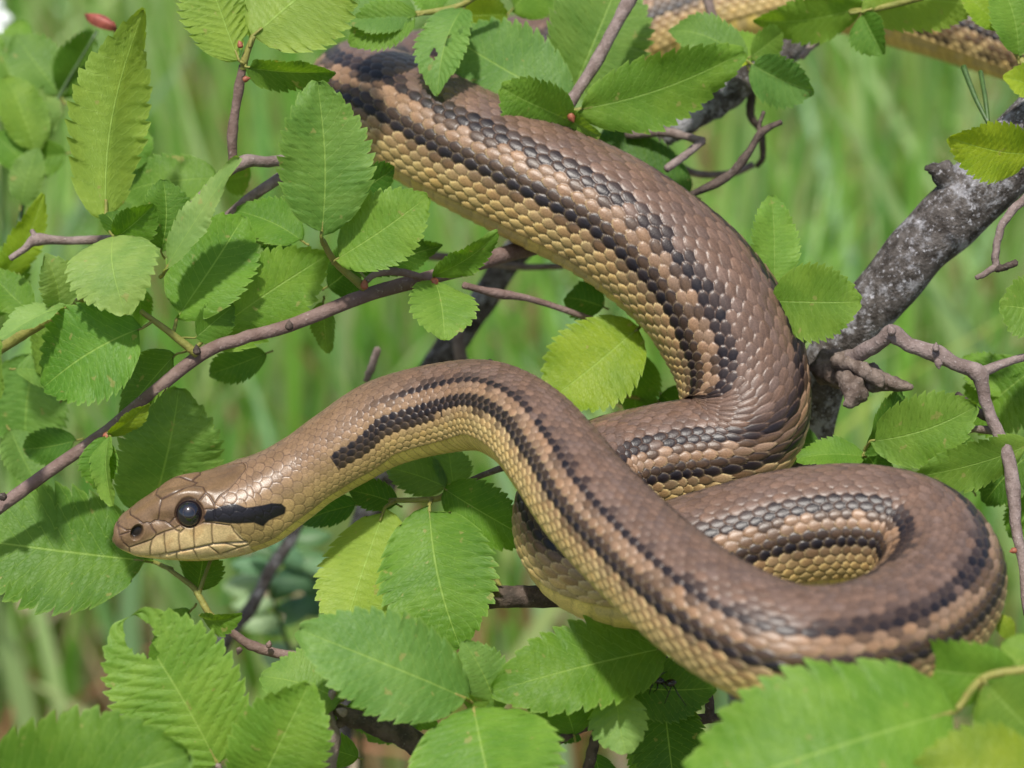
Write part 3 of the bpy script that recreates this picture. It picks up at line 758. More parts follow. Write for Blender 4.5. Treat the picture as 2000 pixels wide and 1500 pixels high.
leaf(A, (382, 660, 0.3), (455, 596, 0.6), 74, 'm', 20, 0.03, 0.10, (350, 660, 0.1), n=8)
leaf(A, (345, 622, 0.3), (474, 418, 1.0), 158, 'm', -18, 0.03, 0.12, (338, 650, 0.0))
leaf(A, (395, 668, 0.9), (640, 498, 1.6), 152, 'l', 10, 0.03, 0.08, (378, 685, 0.4), seed=10)
leaf(A, (210, 848, -0.3), (292, 792, -0.6), 34, 'y', 45, 0.04, 0.25, (210, 846, 0), n=8)
leaf(A, (206, 852, -0.3), (205, 965, -0.2), 72, 'm', 25, 0.06, 0.30, (208, 846, 0), n=9)
leaf(A, (214, 852, -0.4), (214, 988, -0.8), 38, 'l', 58, 0.05, 0.35, (211, 846, 0), n=9)
leaf(A, (292, 1016, 2.6), (352, 762, 1.6), 196, 'b', 20, 0.05, 0.10, seed=21)
leaf(A, (640, 560, 2.4), (702, 500, 3.2), 95, 'd', 25, 0.03, 0.10)
leaf(A, (630, 590, 2.0), (640, 690, 2.4), 50, 'l', 40, 0.03, 0.2)

B = BR['B']
twig('stem', [(560, 312, 2.2, 11), (520, 316, 1.8, 11), (478, 316, 1.5, 11), (430, 348, 1.3, 10), (370, 408, 1.1, 9), (330, 450, 1.2, 8)], PINKBARK, B, 10, 0.1, knots=((0.42, 0.3),))
twig('twig', [(455, 322, 1.4, 9), (454, 260, 1.2, 8.5), (464, 190, 1.0, 8), (474, 128, 0.8, 8)], TWIG, B, 10, 0.1, knots=((0.35, 0.3), (0.75, 0.3)))
twig('twig', [(474, 135, 0.8, 8), (480, 110, 0.7, 7), (495, 70, 0.6, 5.5)], SHOOT, B, 8)
twig('twig', [(400, 470, 2.6, 10), (465, 405, 2.4, 10), (530, 358, 2.4, 11), (620, 300, 3.2, 12)], PINKBARK, B, 10, 0.08)
bud(478, 155, 0.5, 6, B, REDBUD, (1, -0.2)); bud(470, 90, 0.5, 6, B, REDBUD, (-0.3, -1)); bud(368, 405, 0.9, 7, B, DARKBARK, (-1, 0.3))
leaf(B, (466, 118, 0.6), (392, -75, 0.4), 142, 'y', 25, 0.03, 0.12, (478, 128, 0.7), bites=((0.10, 0.62, 0.16), (0.06, 0.30, 0.09), (0.20, 1.0, 0.2)), under=True)
leaf(B, (493, 72, 0.6), (690, -90, 0.2), 205, 'y', -18, 0.03, 0.12, (488, 92, 0.6), under=True, seed=14)
leaf(B, (480, 132, 0.6), (655, 138, 0.2), 66, 'm', 45, 0.04, 0.2, (478, 128, 0.7), seed=15)
leaf(B, (425, 348, 4.5), (232, 372, 5.0), 100, 'm', 30, 0.05, 0.1)
leaf(B, (440, 352, 4.8), (488, 340, 5.5), 60, 'l', 30, 0.05, 0.1, n=7)
leaf(B, (315, 492, 0.6), (322, 352, 0.4), 100, 'm', 20, 0.05, 0.2, (322, 505, 0.8))
leaf(B, (322, 528, -0.6), (474, 310, -1.0), 56, 'p', -35, 0.03, 0.18, (312, 542, -0.4))
leaf(B, (225, 465, 0.0), (302, 402, -0.2), 78, 'm', 30, 0.05, 0.22, n=8)
leaf(B, (238, 470, 0.3), (205, 418, 0.6), 62, 'd', 30, 0.08, 0.35, n=8)
leaf(B, (206, 432, 0.8), (258, 26, 1.4), 152, 'y', 28, 0.03, 0.14, (212, 450, 0.6), under=True, seed=23)
leaf(B, (222, 462, -0.6), (246, 614, -1.6), 172, 'p', 10, 0.14, 0.10, (212, 450, 0.2), seed=26, n=10)
leaf(B, (590, 470, 1.6), (462, 412, 2.2), 90, 'm', 25, 0.04, 0.15)
leaf(B, (560, 420, 2.2), (498, 470, 2.6), 60, 'l', 25, 0.04, 0.15)
leaf(B, (690, 380, 1.6), (770, 330, 2.2), 70, 'd', 25, 0.04, 0.15, n=8)

Cc = BR['C']
twig('stem', [(-60, 712, 0.8, 11), (0, 682, 0.6, 10.5), (60, 640, 0.3, 10), (150, 592, 0.0, 9), (205, 555, 0.0, 7)], SHOOT, Cc, 9, 0.12, knots=((0.45, 0.3), (0.62, 0.3)))
twig('twig', [(20, 505, 2.5, 6), (48, 486, 2.5, 7), (72, 468, 2.5, 9), (130, 470, 2.6, 8.5), (200, 468, 2.6, 9), (300, 470, 2.8, 9)], PINKBARK, Cc, 9, 0.1, knots=((0.4, 0.4),))
twig('twig', [(72, 468, 2.5, 7), (62, 450, 2.6, 5)], PINKBARK, Cc, 7)
leaf(Cc, (118, 605, -0.4), (86, 498, -1.0), 82, 'p', 25, 0.08, 0.25, (128, 602, -0.1), n=9)
leaf(Cc, (132, 598, -0.6), (-12, 664, -1.4), 40, 'p', 55, 0.05, 0.22, (134, 600, -0.1), n=9)
leaf(Cc, (-14, 640, -2.0), (2, 780, -2.4), 42, 'l', 45, 0.05, 0.25, n=9)
leaf(Cc, (72, 690, 6.0), (48, 892, 6.5), 165, 'b', 20, 0.06, 0.1)
leaf(Cc, (150, 620, 2.6), (70, 720, 3.5), 100, 'l', 30, 0.06, 0.1)

Nn = BR['N']
twig('stem', [(-60, 600, 8, 6), (20, 500, 8, 5), (60, 330, 8.5, 5), (110, 200, 9, 4), (190, 60, 9, 3)], DGREEN, Nn, 8)
for bs, tp, w, hu in (((70, 300, 8), (10, 150, 8.5), 90, 'l'), ((120, 190, 9), (30, 70, 9.4), 100, 'b'), ((110, 185, 9), (178, 60, 9.5), 95, 'm'), ((60, 330, 8), (-10, 260, 8), 70, 'm'), ((70, 280, 8.4), (95, 165, 9), 60, 'p'),
                      ((-10, 560, 4.5), (88, 382, 4.2), 62, 'y'), ((-30, 620, 5), (40, 470, 5), 90, 'm'), ((40, 250, 8.8), (92, 345, 9.6), 60, 'b'), ((30, 180, 10), (-30, 60, 10), 80, 'b')):
    leaf(Nn, bs, tp, w, hu, random.uniform(15, 40), 0.06, 0.12)

Dd = BR['D']
twig('stem', [(1262, -60, 3.6, 12), (1240, -20, 3.5, 12), (1205, 45, 3.3, 12), (1165, 120, 3.0, 11), (1130, 175, 2.8, 11), (1102, 216, 2.6, 12)], PINKBARK, Dd, 12, 0.1, 8, knots=((0.28, 0.2), (0.6, 0.2), (0.97, 0.25)))
bud(1115, 225, 2.4, 8, Dd, REDBUD, (0.4, 1))
leaf(Dd, (1112, 206, 3.4), (876, 70, 4.8), 176, 'b', 15, 0.05, 0.06, (1108, 222, 2.8), seed=31)
leaf(Dd, (1120, 238, 2.6), (978, 176, 2.2), 108, 'l', -38, 0.05, 0.22, (1110, 226, 2.6))
leaf(Dd, (1100, 224, 2.8), (1168, 268, 2.4), 52, 'l', 40, 0.05, 0.2, (1108, 222, 2.6), n=8)
leaf(Dd, (1112, 190, 4.6), (1218, -50, 5.2), 205, 'b', 15, 0.05, 0.08, (1110, 220, 3.2), seed=34)
leaf(Dd, (1122, 216, 2.6), (1458, 104, 3.0), 138, 'l', 18, 0.05, 0.10, (1112, 226, 2.6), seed=38)
leaf(Dd, (905, 15, 3.6), (852, 180, 2.6), 96, 'b', 28, 0.06, 0.25, bites=((0.45, 0.1, 0.12), (0.62, -0.3, 0.10), (0.35, 0.55, 0.10)), seed=35)
leaf(Dd, (812, 22, 3.4), (676, 40, 3.2), 84, 'b', 30, 0.05, 0.2)
leaf(Dd, (815, 30, 3.3), (682, 84, 3.2), 92, 'l', 18, 0.04, 0.15, bites=((0.12, 0.2, 0.12),))
leaf(Dd, (880, -10, 4.0), (800, -30, 3.8), 90, 'l', 18, 0.04, 0.15)
leaf(Dd, (895, 30, 4.6), (990, 30, 4.6), 90, 'y', 18, 0.04, 0.15)
twig('twig', [(960, -30, 3.2, 7), (905, 8, 3.6, 6), (850, 22, 3.5, 6), (812, 26, 3.4, 5)], SHOOT, Dd, 8)
twig('twig', [(1375, -25, 7.6, 10), (1385, 10, 7.6, 10), (1394, 45, 7.6, 9), (1398, 90, 8.0, 8)], PINKBARK, Dd, 9)
leaf(Dd, (1000, 20, 5.6), (1060, -60, 6.6), 120, 'l', 18, 0.04, 0.1)

E = BR['E']
twig('stem', [(1700, -30, 8, 38), (1600, 40, 7.5, 36), (1500, 110, 7, 36), (1430, 165, 6.8, 37), (1340, 222, 6.5, 40), (1255, 285, 6.4, 34), (1200, 330, 6.6, 30)], LICHEN, E, 26, 0.22, 10)
twig('twig', [(1225, 262, 5.6, 10), (1300, 258, 5.0, 10), (1345, 268, 4.6, 8), (1372, 276, 4.2, 9)], PINKBARK, E, 9, 0.15)
twig('twig', [(1372, 276, 4.2, 8), (1340, 302, 3.8, 8), (1302, 330, 3.4, 8)], PINKBARK, E, 9, 0.15)
twig('twig', [(1300, 400, 4.0, 5), (1345, 382, 4.0, 6), (1420, 345, 4.0, 7), (1460, 300, 4.0, 6.5), (1488, 258, 4.0, 6), (1526, 238, 4.0, 5.5)], DARKBARK, E, 9, 0.18, knots=((0.35, 0.4), (0.55, 0.4), (0.8, 0.4)))
twig('twig', [(1484, 262, 4.0, 5), (1483, 245, 4.0, 4.5), (1492, 218, 4.0, 4)], DARKBARK, E, 8, 0.18)
twig('twig', [(1460, 135, 7, 12), (1468, 180, 7.2, 9), (1466, 225, 7.4, 8), (1485, 255, 7.6, 7), (1490, 305, 7.8, 6), (1478, 325, 8, 5)], DARKBARK, E, 9, 0.15)
twig('twig', [(1290, 285, 7.6, 9), (1320, 318, 7.8, 8), (1365, 340, 8, 7), (1430, 338, 8.2, 7), (1470, 322, 8.4, 7)], PINKBARK, E, 9, 0.12)
twig('twig', [(1700, -10, 6.4, 6), (1640, 45, 6, 7), (1600, 75, 5.8, 7), (1565, 112, 5.6, 6)], PINKBARK, E, 8, 0.12)
leaf(E, (1458, 118, 4.2), (1308, 56, 4.6), 78, 'b', 30, 0.08, 0.15)
leaf(E, (1462, 122, 4.0), (1380, 112, 3.8), 40, 'Y', 40, 0.06, 0.15, n=8)
leaf(E, (1465, 112, 4.4), (1528, 62, 4.8), 66, 'l', 25, 0.06, 0.15, n=8)
leaf(E, (1468, 125, 3.8), (1590, 178, 3.4), 100, 'b', 25, 0.05, 0.2, n=9)
leaf(E, (1348, 378, 5.4), (1150, 268, 6.0), 110, 'd', 20, 0.05, 0.1)
leaf(E, (1240, 275, 6), (1180, 240, 6.4), 70, 'b', 20, 0.05, 0.1)
leaf(E, (1460, 128, 4.6), (1420, 60, 5), 80, 'l', 20, 0.05, 0.1)

Ff = BR['F']
def big_limb():
    twig('stem', [(2160, 90, 3.6, 64), (2050, 215, 3.4, 62), (1978, 300, 3.3, 66), (1885, 397, 3.2, 66), (1795, 486, 3.3, 62), (1718, 578, 3.5, 57), (1650, 660, 3.8, 52), (1605, 740, 4.3, 54), (1575, 830, 5.0, 56), (1545, 960, 6.4, 62), (1520, 1150, 9, 70), (1500, 1400, 13, 80), (1500, 1750, 18, 90), (1500, 2300, 24, 100), (1500, 3300, 30, 120), (1500, 4700, 36, 140)], LICHEN, Ff, 36, 0.13, 14)
    twig('stub', [(1610, 715, 2.6, 34), (1650, 725, 2.0, 30), (1690, 738, 1.4, 27), (1735, 748, 1.0, 17), (1782, 756, 0.8, 6)], STUB, Ff, 24, 0.42, 12)
    twig('stub', [(1655, 735, 1.6, 22), (1668, 760, 1.0, 26), (1658, 785, 0.8, 14), (1648, 792, 0.8, 5)], STUB, Ff, 18, 0.5, 10)
    twig('stub', [(1635, 700, 1.6, 18), (1680, 718, 1.0, 15), (1712, 742, 0.8, 14), (1722, 756, 0.7, 4)], STUB, Ff, 16, 0.4, 10)
    twig('stub', [(1875, 372, 3.2, 30), (1846, 346, 2.8, 24), (1822, 332, 2.6, 15), (1808, 328, 2.5, 6)], LICHEN, Ff, 12, 0.5, 6)
big_limb()
twig('twig', [(1640, 705, 1.8, 15), (1685, 688, 1.0, 16), (1718, 668, 0.6, 15), (1742, 652, 0.4, 15), (1775, 672, 0.3, 15), (1830, 692, 0.1, 14), (1870, 712, 0.0, 14), (1912, 730, 0.0, 14), (1922, 775, 0, 12), (1940, 825, 0, 12), (1968, 890, -0.2, 13), (1980, 960, -0.4, 12), (1984, 1030, -0.6, 11), (1998, 1100, -0.8, 10), (2006, 1200, -1.0, 9)], PINKBARK, Ff, 12, 0.12, 6, knots=((0.22, 0.25), (0.36, 0.3), (0.5, 0.3), (0.78, 0.2)), jig=4)
twig('twig', [(1912, 730, 0.0, 12), (1955, 712, 0.2, 9), (2000, 698, 0.4, 8), (2060, 690, 0.6, 8)], PINKBARK, Ff, 9, 0.12)
twig('twig', [(1945, 842, 0.2, 9), (1900, 838, 0.6, 7), (1875, 850, 0.8, 6.5), (1852, 862, 1.0, 5)], PINKBARK, Ff, 9, 0.2)
twig('twig', [(1945, 822, 0.4, 8), (1915, 808, 1.0, 9), (1870, 770, 1.8, 6)], DARKBARK, Ff, 9, 0.12)
twig('twig', [(2060, 340, 0.8, 8), (2000, 388, 0.8, 8), (1955, 445, 0.7, 8), (1944, 500, 0.6, 7.5), (1942, 522, 0.6, 7), (1906, 543, 0.5, 5)], PINKBARK, Ff, 9, 0.2, jig=4)
twig('twig', [(1943, 524, 0.6, 7), (1962, 522, 0.5, 7), (1986, 512, 0.4, 6)], DARKBARK, Ff, 9, 0.5)
bud(1742, 650, 0.0, 9, Ff, PINKBARK, (-0.4, -1)); bud(1828, 682, -0.2, 7, Ff, PINKBARK, (0, -1)); bud(1832, 706, -0.2, 8, Ff, PINKBARK, (0.1, 1)); bud(1982, 1075, -1.0, 6, Ff, REDBUD, (-0.8, 0.2))
leaf(Ff, (1512, 560, 2.2), (1508, 382, 2.4), 92, 'l', 20, 0.04, 0.14)
leaf(Ff, (1505, 588, 1.4), (1680, 590, 0.8), 146, 'l', 12, 0.04, 0.10, seed=51)
leaf(Ff, (1512, 596, 2.4), (1442, 488, 3.0), 66, 'm', 30, 0.04, 0.15)
leaf(Ff, (1525, 600, 2.8), (1560, 680, 3), 80, 'd', 30, 0.04, 0.15, n=9)
leaf(Ff, (1700, 862, 0.4), (1908, 798, -0.2), 138, 'l', 14, 0.06, 0.10, (1688, 880, 0.8), seed=53)
leaf(Ff, (1688, 886, 1.0), (1768, 756, 1.4), 62, 'm', 45, 0.05, 0.22, (1686, 892, 1.0))
leaf(Ff, (1692, 892, 1.2), (1556, 896, 1.0), 56, 'l', 42, 0.05, 0.2, (1688, 890, 1.0))
leaf(Ff, (1690, 880, 1.4), (1730, 945, 1.2), 78, 'd', 30, 0.05, 0.15, n=8)
leaf(Ff, (2010, 868, 0.0), (1778, 936, -0.4), 92, 'l', -25, 0.05, 0.14, seed=57)
leaf(Ff, (2020, 720, 3.0), (1890, 830, 4.0), 150, 'm', 20, 0.05, 0.1)
leaf(Ff, (1990, 760, 3.4), (1880, 700, 4.0), 80, 'l', 20, 0.05, 0.1)
leaf(Ff, (2040, 612, 0.2), (1952, 598, 0.0), 110, 'l', 20, 0.05, 0.14, n=8)
leaf(Ff, (2020, 880, 2.0), (1918, 980, 2.4), 100, 'd', 20, 0.05, 0.14)
leaf(Ff, (2030, 960, 2.5), (1975, 1050, 2.4), 80, 'm', 20, 0.05, 0.14)
leaf(Ff, (1248, 640, 2.8), (1066, 786, 2.2), 172, 'y', 14, 0.04, 0.10, (1262, 612, 3.4), under=False, seed=61)
leaf(Ff, (1255, 690, 4.0), (1240, 810, 4.4), 92, 'm', 15, 0.04, 0.10)
leaf(Ff, (1290, 770, 4.2), (1330, 800, 4), 70, 'd', 15, 0.04, 0.10)
leaf(Ff, (1180, 600, 4.0), (1105, 580, 4.4), 80, 'd', 15, 0.04, 0.10, n=8)
twig('twig', [(1330, 800, 4.2, 5), (1270, 782, 4.2, 5), (1215, 772, 4.2, 4)], SHOOT, Ff, 8)

G = BR['G']
twig('stem', [(1000, 1640, -1.5, 24), (880, 1525, -2, 24), (810, 1452, -2.2, 23), (740, 1418, -2.3, 21), (685, 1400, -2.4, 18), (655, 1385, -2.4, 12)], DARKBARK, G, 16, 0.30, 10)
twig('twig', [(640, 1560, -2.4, 18), (642, 1490, -2.4, 17), (652, 1440, -2.4, 14), (640, 1390, -2.5, 11), (650, 1350, -2.6, 8)], PINKBARK, G, 12, 0.12)
twig('twig', [(685, 1400, -2.4, 10), (655, 1420, -2.4, 9), (648, 1450, -2.4, 9)], DARKBARK, G, 10, 0.2)
bud(672, 1392, -2.8, 9, G, PINKBARK, (-0.8, -0.4))
leaf(G, (425, 1492, -3.0), (252, 1205, -3.4), 240, 'l', -10, 0.03, 0.12, (440, 1530, -2.8), bites=((1.06, 0.0, 0.36), (0.93, -0.12, 0.20), (0.84, 0.06, 0.17), (0.92, 0.20, 0.22), (0.77, 0.02, 0.09)), seed=71, wave=0.01, blunt=0.34, twist=4, droop=0)
leaf(G, (-70, 1590, -6.0), (368, 1478, -6.6), 285, 'm', 12, 0.08, 0.08, seed=72)
leaf(G, (488, 1575, -4.0), (604, 1336, -4.4), 186, 'l', 14, 0.04, 0.12, seed=73)
leaf(G, (668, 1368, -2.6), (512, 1318, -2.6), 136, 'b', 20, 0.05, 0.12, (655, 1352, -2.6), seed=74)
leaf(G, (918, 1368, -3.6), (586, 1228, -4.4), 196, 'b', 12, 0.06, 0.10, (960, 1392, -3.0), seed=75)
leaf(G, (660, 1372, -2.0), (560, 1450, -1.6), 120, 'b', 25, 0.05, 0.12)
leaf(G, (672, 1380, -2.2), (770, 1400, -2.0), 80, 'b', 25, 0.05, 0.12)
leaf(G, (972, 1392, -2.8), (905, 1252, -3.2), 104, 'b', 10, 0.05, 0.22, (975, 1400, -2.8), seed=77)
leaf(G, (925, 1382, -4.2), (985, 1640, -5.4), 300, 'l', 10, 0.08, 0.10, (960, 1398, -3.4), seed=78)
leaf(G, (640, 1490, -1.6), (588, 1410, -1.2), 60, 'Y', 25, 0.05, 0.12, n=8)
leaf(G, (900, 1362, -3.2), (950, 1372, -3.8), 34, 'l', 40, 0.05, 0.12, n=7)
twig('twig', [(975, 1480, -2.2, 9), (972, 1420, -2.7, 8), (965, 1395, -3.0, 7)], DARKBARK, G, 9)
twig('twig', [(470, 1600, -2.6, 10), (440, 1530, -2.8, 8), (425, 1492, -3, 6)], PINKBARK, G, 9)

Hh = BR['H']
twig('stem', [(680, 1296, 1.2, 9), (620, 1288, 1.0, 9), (555, 1279, 0.8, 8.5), (490, 1260, 0.6, 8), (440, 1224, 0.5, 8)], TWIG, Hh, 10, 0.2, knots=((0.45, 0.3), (0.7, 0.3)))
twig('twig', [(440, 1226, 0.5, 8), (410, 1200, 0.4, 7), (392, 1170, 0.4, 7), (375, 1145, 0.5, 5.5), (330, 1112, 0.9, 4.5)], SHOOT, Hh, 8, 0.12)
twig('twig', [(388, 1160, 0.4, 5), (398, 1130, 0.4, 4), (412, 1092, 0.6, 3.5)], SHOOT, Hh, 7)
bud(525, 1262, 0.4, 6, Hh, TWIG, (0.2, -1)); bud(468, 1268, 0.4, 6, Hh, TWIG, (-0.3, 1))
leaf(Hh, (300, 1097, 2.0), (-90, 1048, 1.6), 236, 'm', 12, 0.03, 0.08, (335, 1112, 0.9), seed=81)
leaf(Hh, (384, 1152, 0.8), (398, 1072, 1.2), 84, 'm', 20, 0.04, 0.12, n=8)
leaf(Hh, (395, 1205, 0.0), (474, 1198, -0.6), 44, 'm', 40, 0.12, 0.3, n=7)
leaf(Hh, (372, 1192, 1.8), (292, 1318, 2.6), 66, 'm', 35, 0.04, 0.15)

I_ = BR['I']
twig('stem', [(1320, 1150, 1.0, 22), (1200, 1160, 0.6, 22), (1060, 1165, 0.3, 22), (980, 1166, 0.2, 22), (900, 1176, 0.5, 20), (820, 1170, 1.4, 17)], DARKBARK, I_, 16, 0.14)
twig('twig', [(980, 1160, 0.5, 9), (930, 1060, 1.2, 7), (880, 970, 1.4, 6), (850, 975, 1.0, 6), (760, 978, 1.2, 5)], SHOOT, I_, 8)
twig('twig', [(1010, 905, 1.0, 8), (950, 925, 1.6, 6), (870, 960, 1.8, 5)], PINKBARK, I_, 8)
leaf(I_, (752, 992, 0.8), (664, 1250, 0.2), 168, 'y', 16, 0.04, 0.16, (770, 980, 1.1), under=True, seed=91)
leaf(I_, (838, 988, 0.4), (896, 1262, -0.6), 222, 'm', 10, 0.04, 0.12, (842, 975, 0.9), seed=92)
leaf(I_, (868, 955, 1.0), (1040, 1060, 0.2), 116, 'm', 18, 0.05, 0.16, (880, 965, 1.2), seed=93)
leaf(I_, (872, 952, 1.6), (756, 912, 2.0), 82, 'b', 20, 0.05, 0.16, n=8)
leaf(I_, (886, 952, 1.8), (876, 876, 2.2), 76, 'b', 20, 0.05, 0.16, n=7)
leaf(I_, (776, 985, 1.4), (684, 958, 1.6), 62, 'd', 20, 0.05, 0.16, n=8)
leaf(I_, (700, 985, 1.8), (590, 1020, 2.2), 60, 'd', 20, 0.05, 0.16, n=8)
leaf(I_, (1315, 1262, -2.2), (968, 1338, -3.6), 172, 'm', 20, 0.04, 0.10, (1330, 1262, -1.6), seed=96)

J = BR['J']
twig('stem', [(1140, 1560, -1.4, 12), (1152, 1490, -1.6, 11), (1166, 1430, -1.8, 10), (1186, 1382, -1.8, 10), (1200, 1335, -1.8, 12), (1230, 1310, -1.4, 12), (1300, 1290, -0.6, 12)], DARKBARK, J, 12, 0.2)
twig('twig', [(1085, 1450, -1.6, 9), (1130, 1425, -1.8, 9), (1180, 1408, -1.8, 10)], DARKBARK, J, 10, 0.2)
twig('twig', [(1300, 1415, 0.4, 10), (1360, 1405, 0.2, 11), (1410, 1402, 0.2, 9), (1460, 1400, 0.4, 9)], DARKBARK, J, 10, 0.25)
twig('twig', [(1386, 1405, 0.2, 10), (1386, 1370, 0.2, 9), (1382, 1340, 0.4, 7), (1376, 1300, 0.8, 6)], DARKBARK, J, 10, 0.25)
bud(1204, 1345, -2.2, 9, J, REDBUD, (0.2, -1)); bud(1206, 1358, -2.4, 9, J, REDBUD, (-0.3, 0.8))
leaf(J, (1205, 1352, -2.6), (1224, 1472, -3.0), 112, 'p', 10, 0.05, 0.10, (1203, 1338, -2.2), n=6, seed=101)
leaf(J, (1122, 1436, -2.4), (1078, 1290, -2.4), 146, 'm', 15, 0.05, 0.12, seed=102)
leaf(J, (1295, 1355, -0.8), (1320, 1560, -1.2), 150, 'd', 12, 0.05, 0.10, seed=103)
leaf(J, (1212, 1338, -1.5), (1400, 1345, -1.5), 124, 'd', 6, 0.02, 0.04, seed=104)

K = BR['K']
twig('stem', [(2120, 1290, -8.4, 9), (2000, 1308, -8.2, 9), (1920, 1325, -8.2, 8), (1870, 1385, -8.8, 7)], SHOOT, K, 9)
twig('twig', [(1920, 1325, -8.2, 8), (1915, 1400, -8, 7), (1930, 1500, -8, 7), (1940, 1600, -8, 7)], SHOOT, K, 9)
leaf(K, (1868, 1388, -8.8), (1318, 1568, -9.6), 330, 'l', 12, 0.10, 0.06, (1900, 1345, -8.4), seed=111)
leaf(K, (1985, 1312, -7.6), (1712, 1282, -7.4), 130, 'l', -20, 0.10, 0.14, seed=112)
leaf(K, (2070, 1535, -10), (1782, 1500, -10), 165, 'y', 20, 0.08, 0.10, seed=113)
leaf(K, (1925, 1335, -8.4), (2040, 1450, -8.8), 165, 'l', 20, 0.08, 0.10, seed=114)
leaf(K, (2060, 1290, -7.6), (1955, 1260, -7.4), 70, 'l', 20, 0.08, 0.10, seed=115)
leaf(K, (1975, 1250, -5.0), (1948, 1200, -5), 36, 'y', 20, 0.05, 0.10, n=7)

Ll = BR['L']
twig('stem', [(2100, 340, 2.0, 9), (2030, 180, 2.6, 8), (1960, 60, 3.2, 7), (1900, -40, 3.6, 7)], SHOOT, Ll, 9)
twig('twig', [(1900, -40, 3.6, 8), (1780, 0, 4.2, 7), (1690, 20, 4.6, 6), (1640, 20, 5, 5)], SHOOT, Ll, 8)
leaf(Ll, (1690, 12, 4.8), (1472, 42, 5.2), 88, 'l', -30, 0.05, 0.12, seed=121)
leaf(Ll, (1682, 22, 4.4), (1905, 8, 4.0), 128, 'y', 25, 0.05, 0.14, under=True, seed=122)
leaf(Ll, (1684, 28, 4.4), (1722, 106, 4.0), 72, 'm', 30, 0.05, 0.25, n=8)
leaf(Ll, (1650, 22, 5.2), (1570, 42, 5.6), 40, 'l', 30, 0.05, 0.25, n=8)
leaf(Ll, (1990, 110, 2.8), (1960, -40, 2.6), 92, 'l', 30, 0.06, 0.22)
leaf(Ll, (1960, 60, 3.4), (1880, -20, 3.4), 60, 'y', 30, 0.06, 0.22)
leaf(Ll, (2015, 300, 0.6), (1856, 272, 0.0), 118, 'Y', -20, 0.12, 0.12, (2060, 300, 1.2), seed=127)
leaf(Ll, (2030, 180, 2.4), (1962, 150, 2.0), 60, 'Y', 30, 0.06, 0.22, n=7)
twig('twig', [(1882, 130, 3.0, 6), (1905, 190, 2.4, 5), (1930, 240, 2.0, 4)], DGREEN, Ll, 7)
twig('twig', [(1915, 140, 3.0, 5), (1924, 190, 2.4, 5), (1930, 240, 2.0, 4)], DGREEN, Ll, 7)

M_ = BR['M']
twig('stem', [(1120, 380, 11, 30), (1000, 500, 11, 28), (950, 580, 11, 27), (890, 660, 11, 27), (840, 730, 11, 28), (780, 850, 12, 30), (700, 1100, 16, 32), (650, 1500, 22, 36), (640, 2200, 34, 42), (640, 3400, 50, 50)], LICHEN, M_, 18, 0.18, 9)
twig('twig', [(905, 720, 10, 13), (895, 660, 10, 12), (900, 600, 10.5, 11)], PINKBARK, M_, 10, 0.15)
twig('twig', [(715, 745, 6, 7), (728, 710, 6, 8), (738, 680, 6, 7)], PINKBARK, M_, 9, 0.3)
twig('twig', [(960, 740, 0.5, 4), (958, 718, 0.5, 4), (957, 704, 0.5, 7)], DARKBARK, M_, 9, 0.5)
twig('twig', [(690, 470, 9, 13), (745, 490, 8.6, 12), (850, 500, 8.6, 9), (1010, 520, 8, 7), (1100, 520, 8, 6)], PINKBARK, M_, 9, 0.15)
twig('twig', [(640, 880, 15, 11), (580, 1030, 15, 12), (530, 1110, 15, 13), (485, 1195, 15, 14), (430, 1270, 16, 16), (380, 1500, 22, 18), (360, 2000, 34, 20)], LICHEN, M_, 10, 0.25)

def extra(parent, spots, hues, seed):
    r = random.Random(seed)
    for px, py, dc in spots:
        a = r.uniform(0, 2*math.pi); L = r.uniform(70, 125)
        leaf(parent, (px, py, dc), (px+math.cos(a)*L, py+math.sin(a)*L, dc+r.uniform(-0.6, 0.6)), L*r.uniform(0.55, 0.72), r.choice(hues), r.uniform(-35, 35), 0.05, 0.16, n=r.choice((8, 9, 10)), seed=seed*100+int(px))
extra(A, [(180, 590, 1.8), (420, 560, 2.4), (545, 560, 2.6), (300, 800, 2.4), (150, 860, 3.0), (520, 690, 3.0)], 'mdl', 3)
extra(B, [(270, 560, 2.4), (360, 500, 2.2), (250, 330, 4.5), (520, 430, 3.2), (700, 330, 2.8)], 'mdl', 4)
extra(Cc, [(60, 610, 3.0), (30, 720, 3.4), (120, 780, 4.0), (20, 840, 5.0)], 'blm', 5)
extra(Nn, [(40, 400, 7.5), (130, 300, 8.5), (170, 160, 9.5), (20, 120, 10.0)], 'blp', 6)
extra(G, [(620, 1440, -1.0), (760, 1380, -0.8), (820, 1390, -1.2), (560, 1480, -1.0), (700, 1480, -0.6)], 'mdb', 7)
extra(J, [(1250, 1430, 0.2), (1160, 1470, 0.0), (1060, 1400, -0.4), (1330, 1470, 0.6), (1010, 1290, 0.8)], 'md', 8)
extra(Ff, [(1720, 930, 2.6), (1840, 900, 3.0), (1900, 960, 3.2), (1600, 870, 3.2), (1960, 770, 3.6)], 'mdl', 9)
extra(E, [(1420, 90, 5.8), (1330, 130, 6.5), (1540, 130, 6.2), (1180, 160, 6.0)], 'mlb', 10)

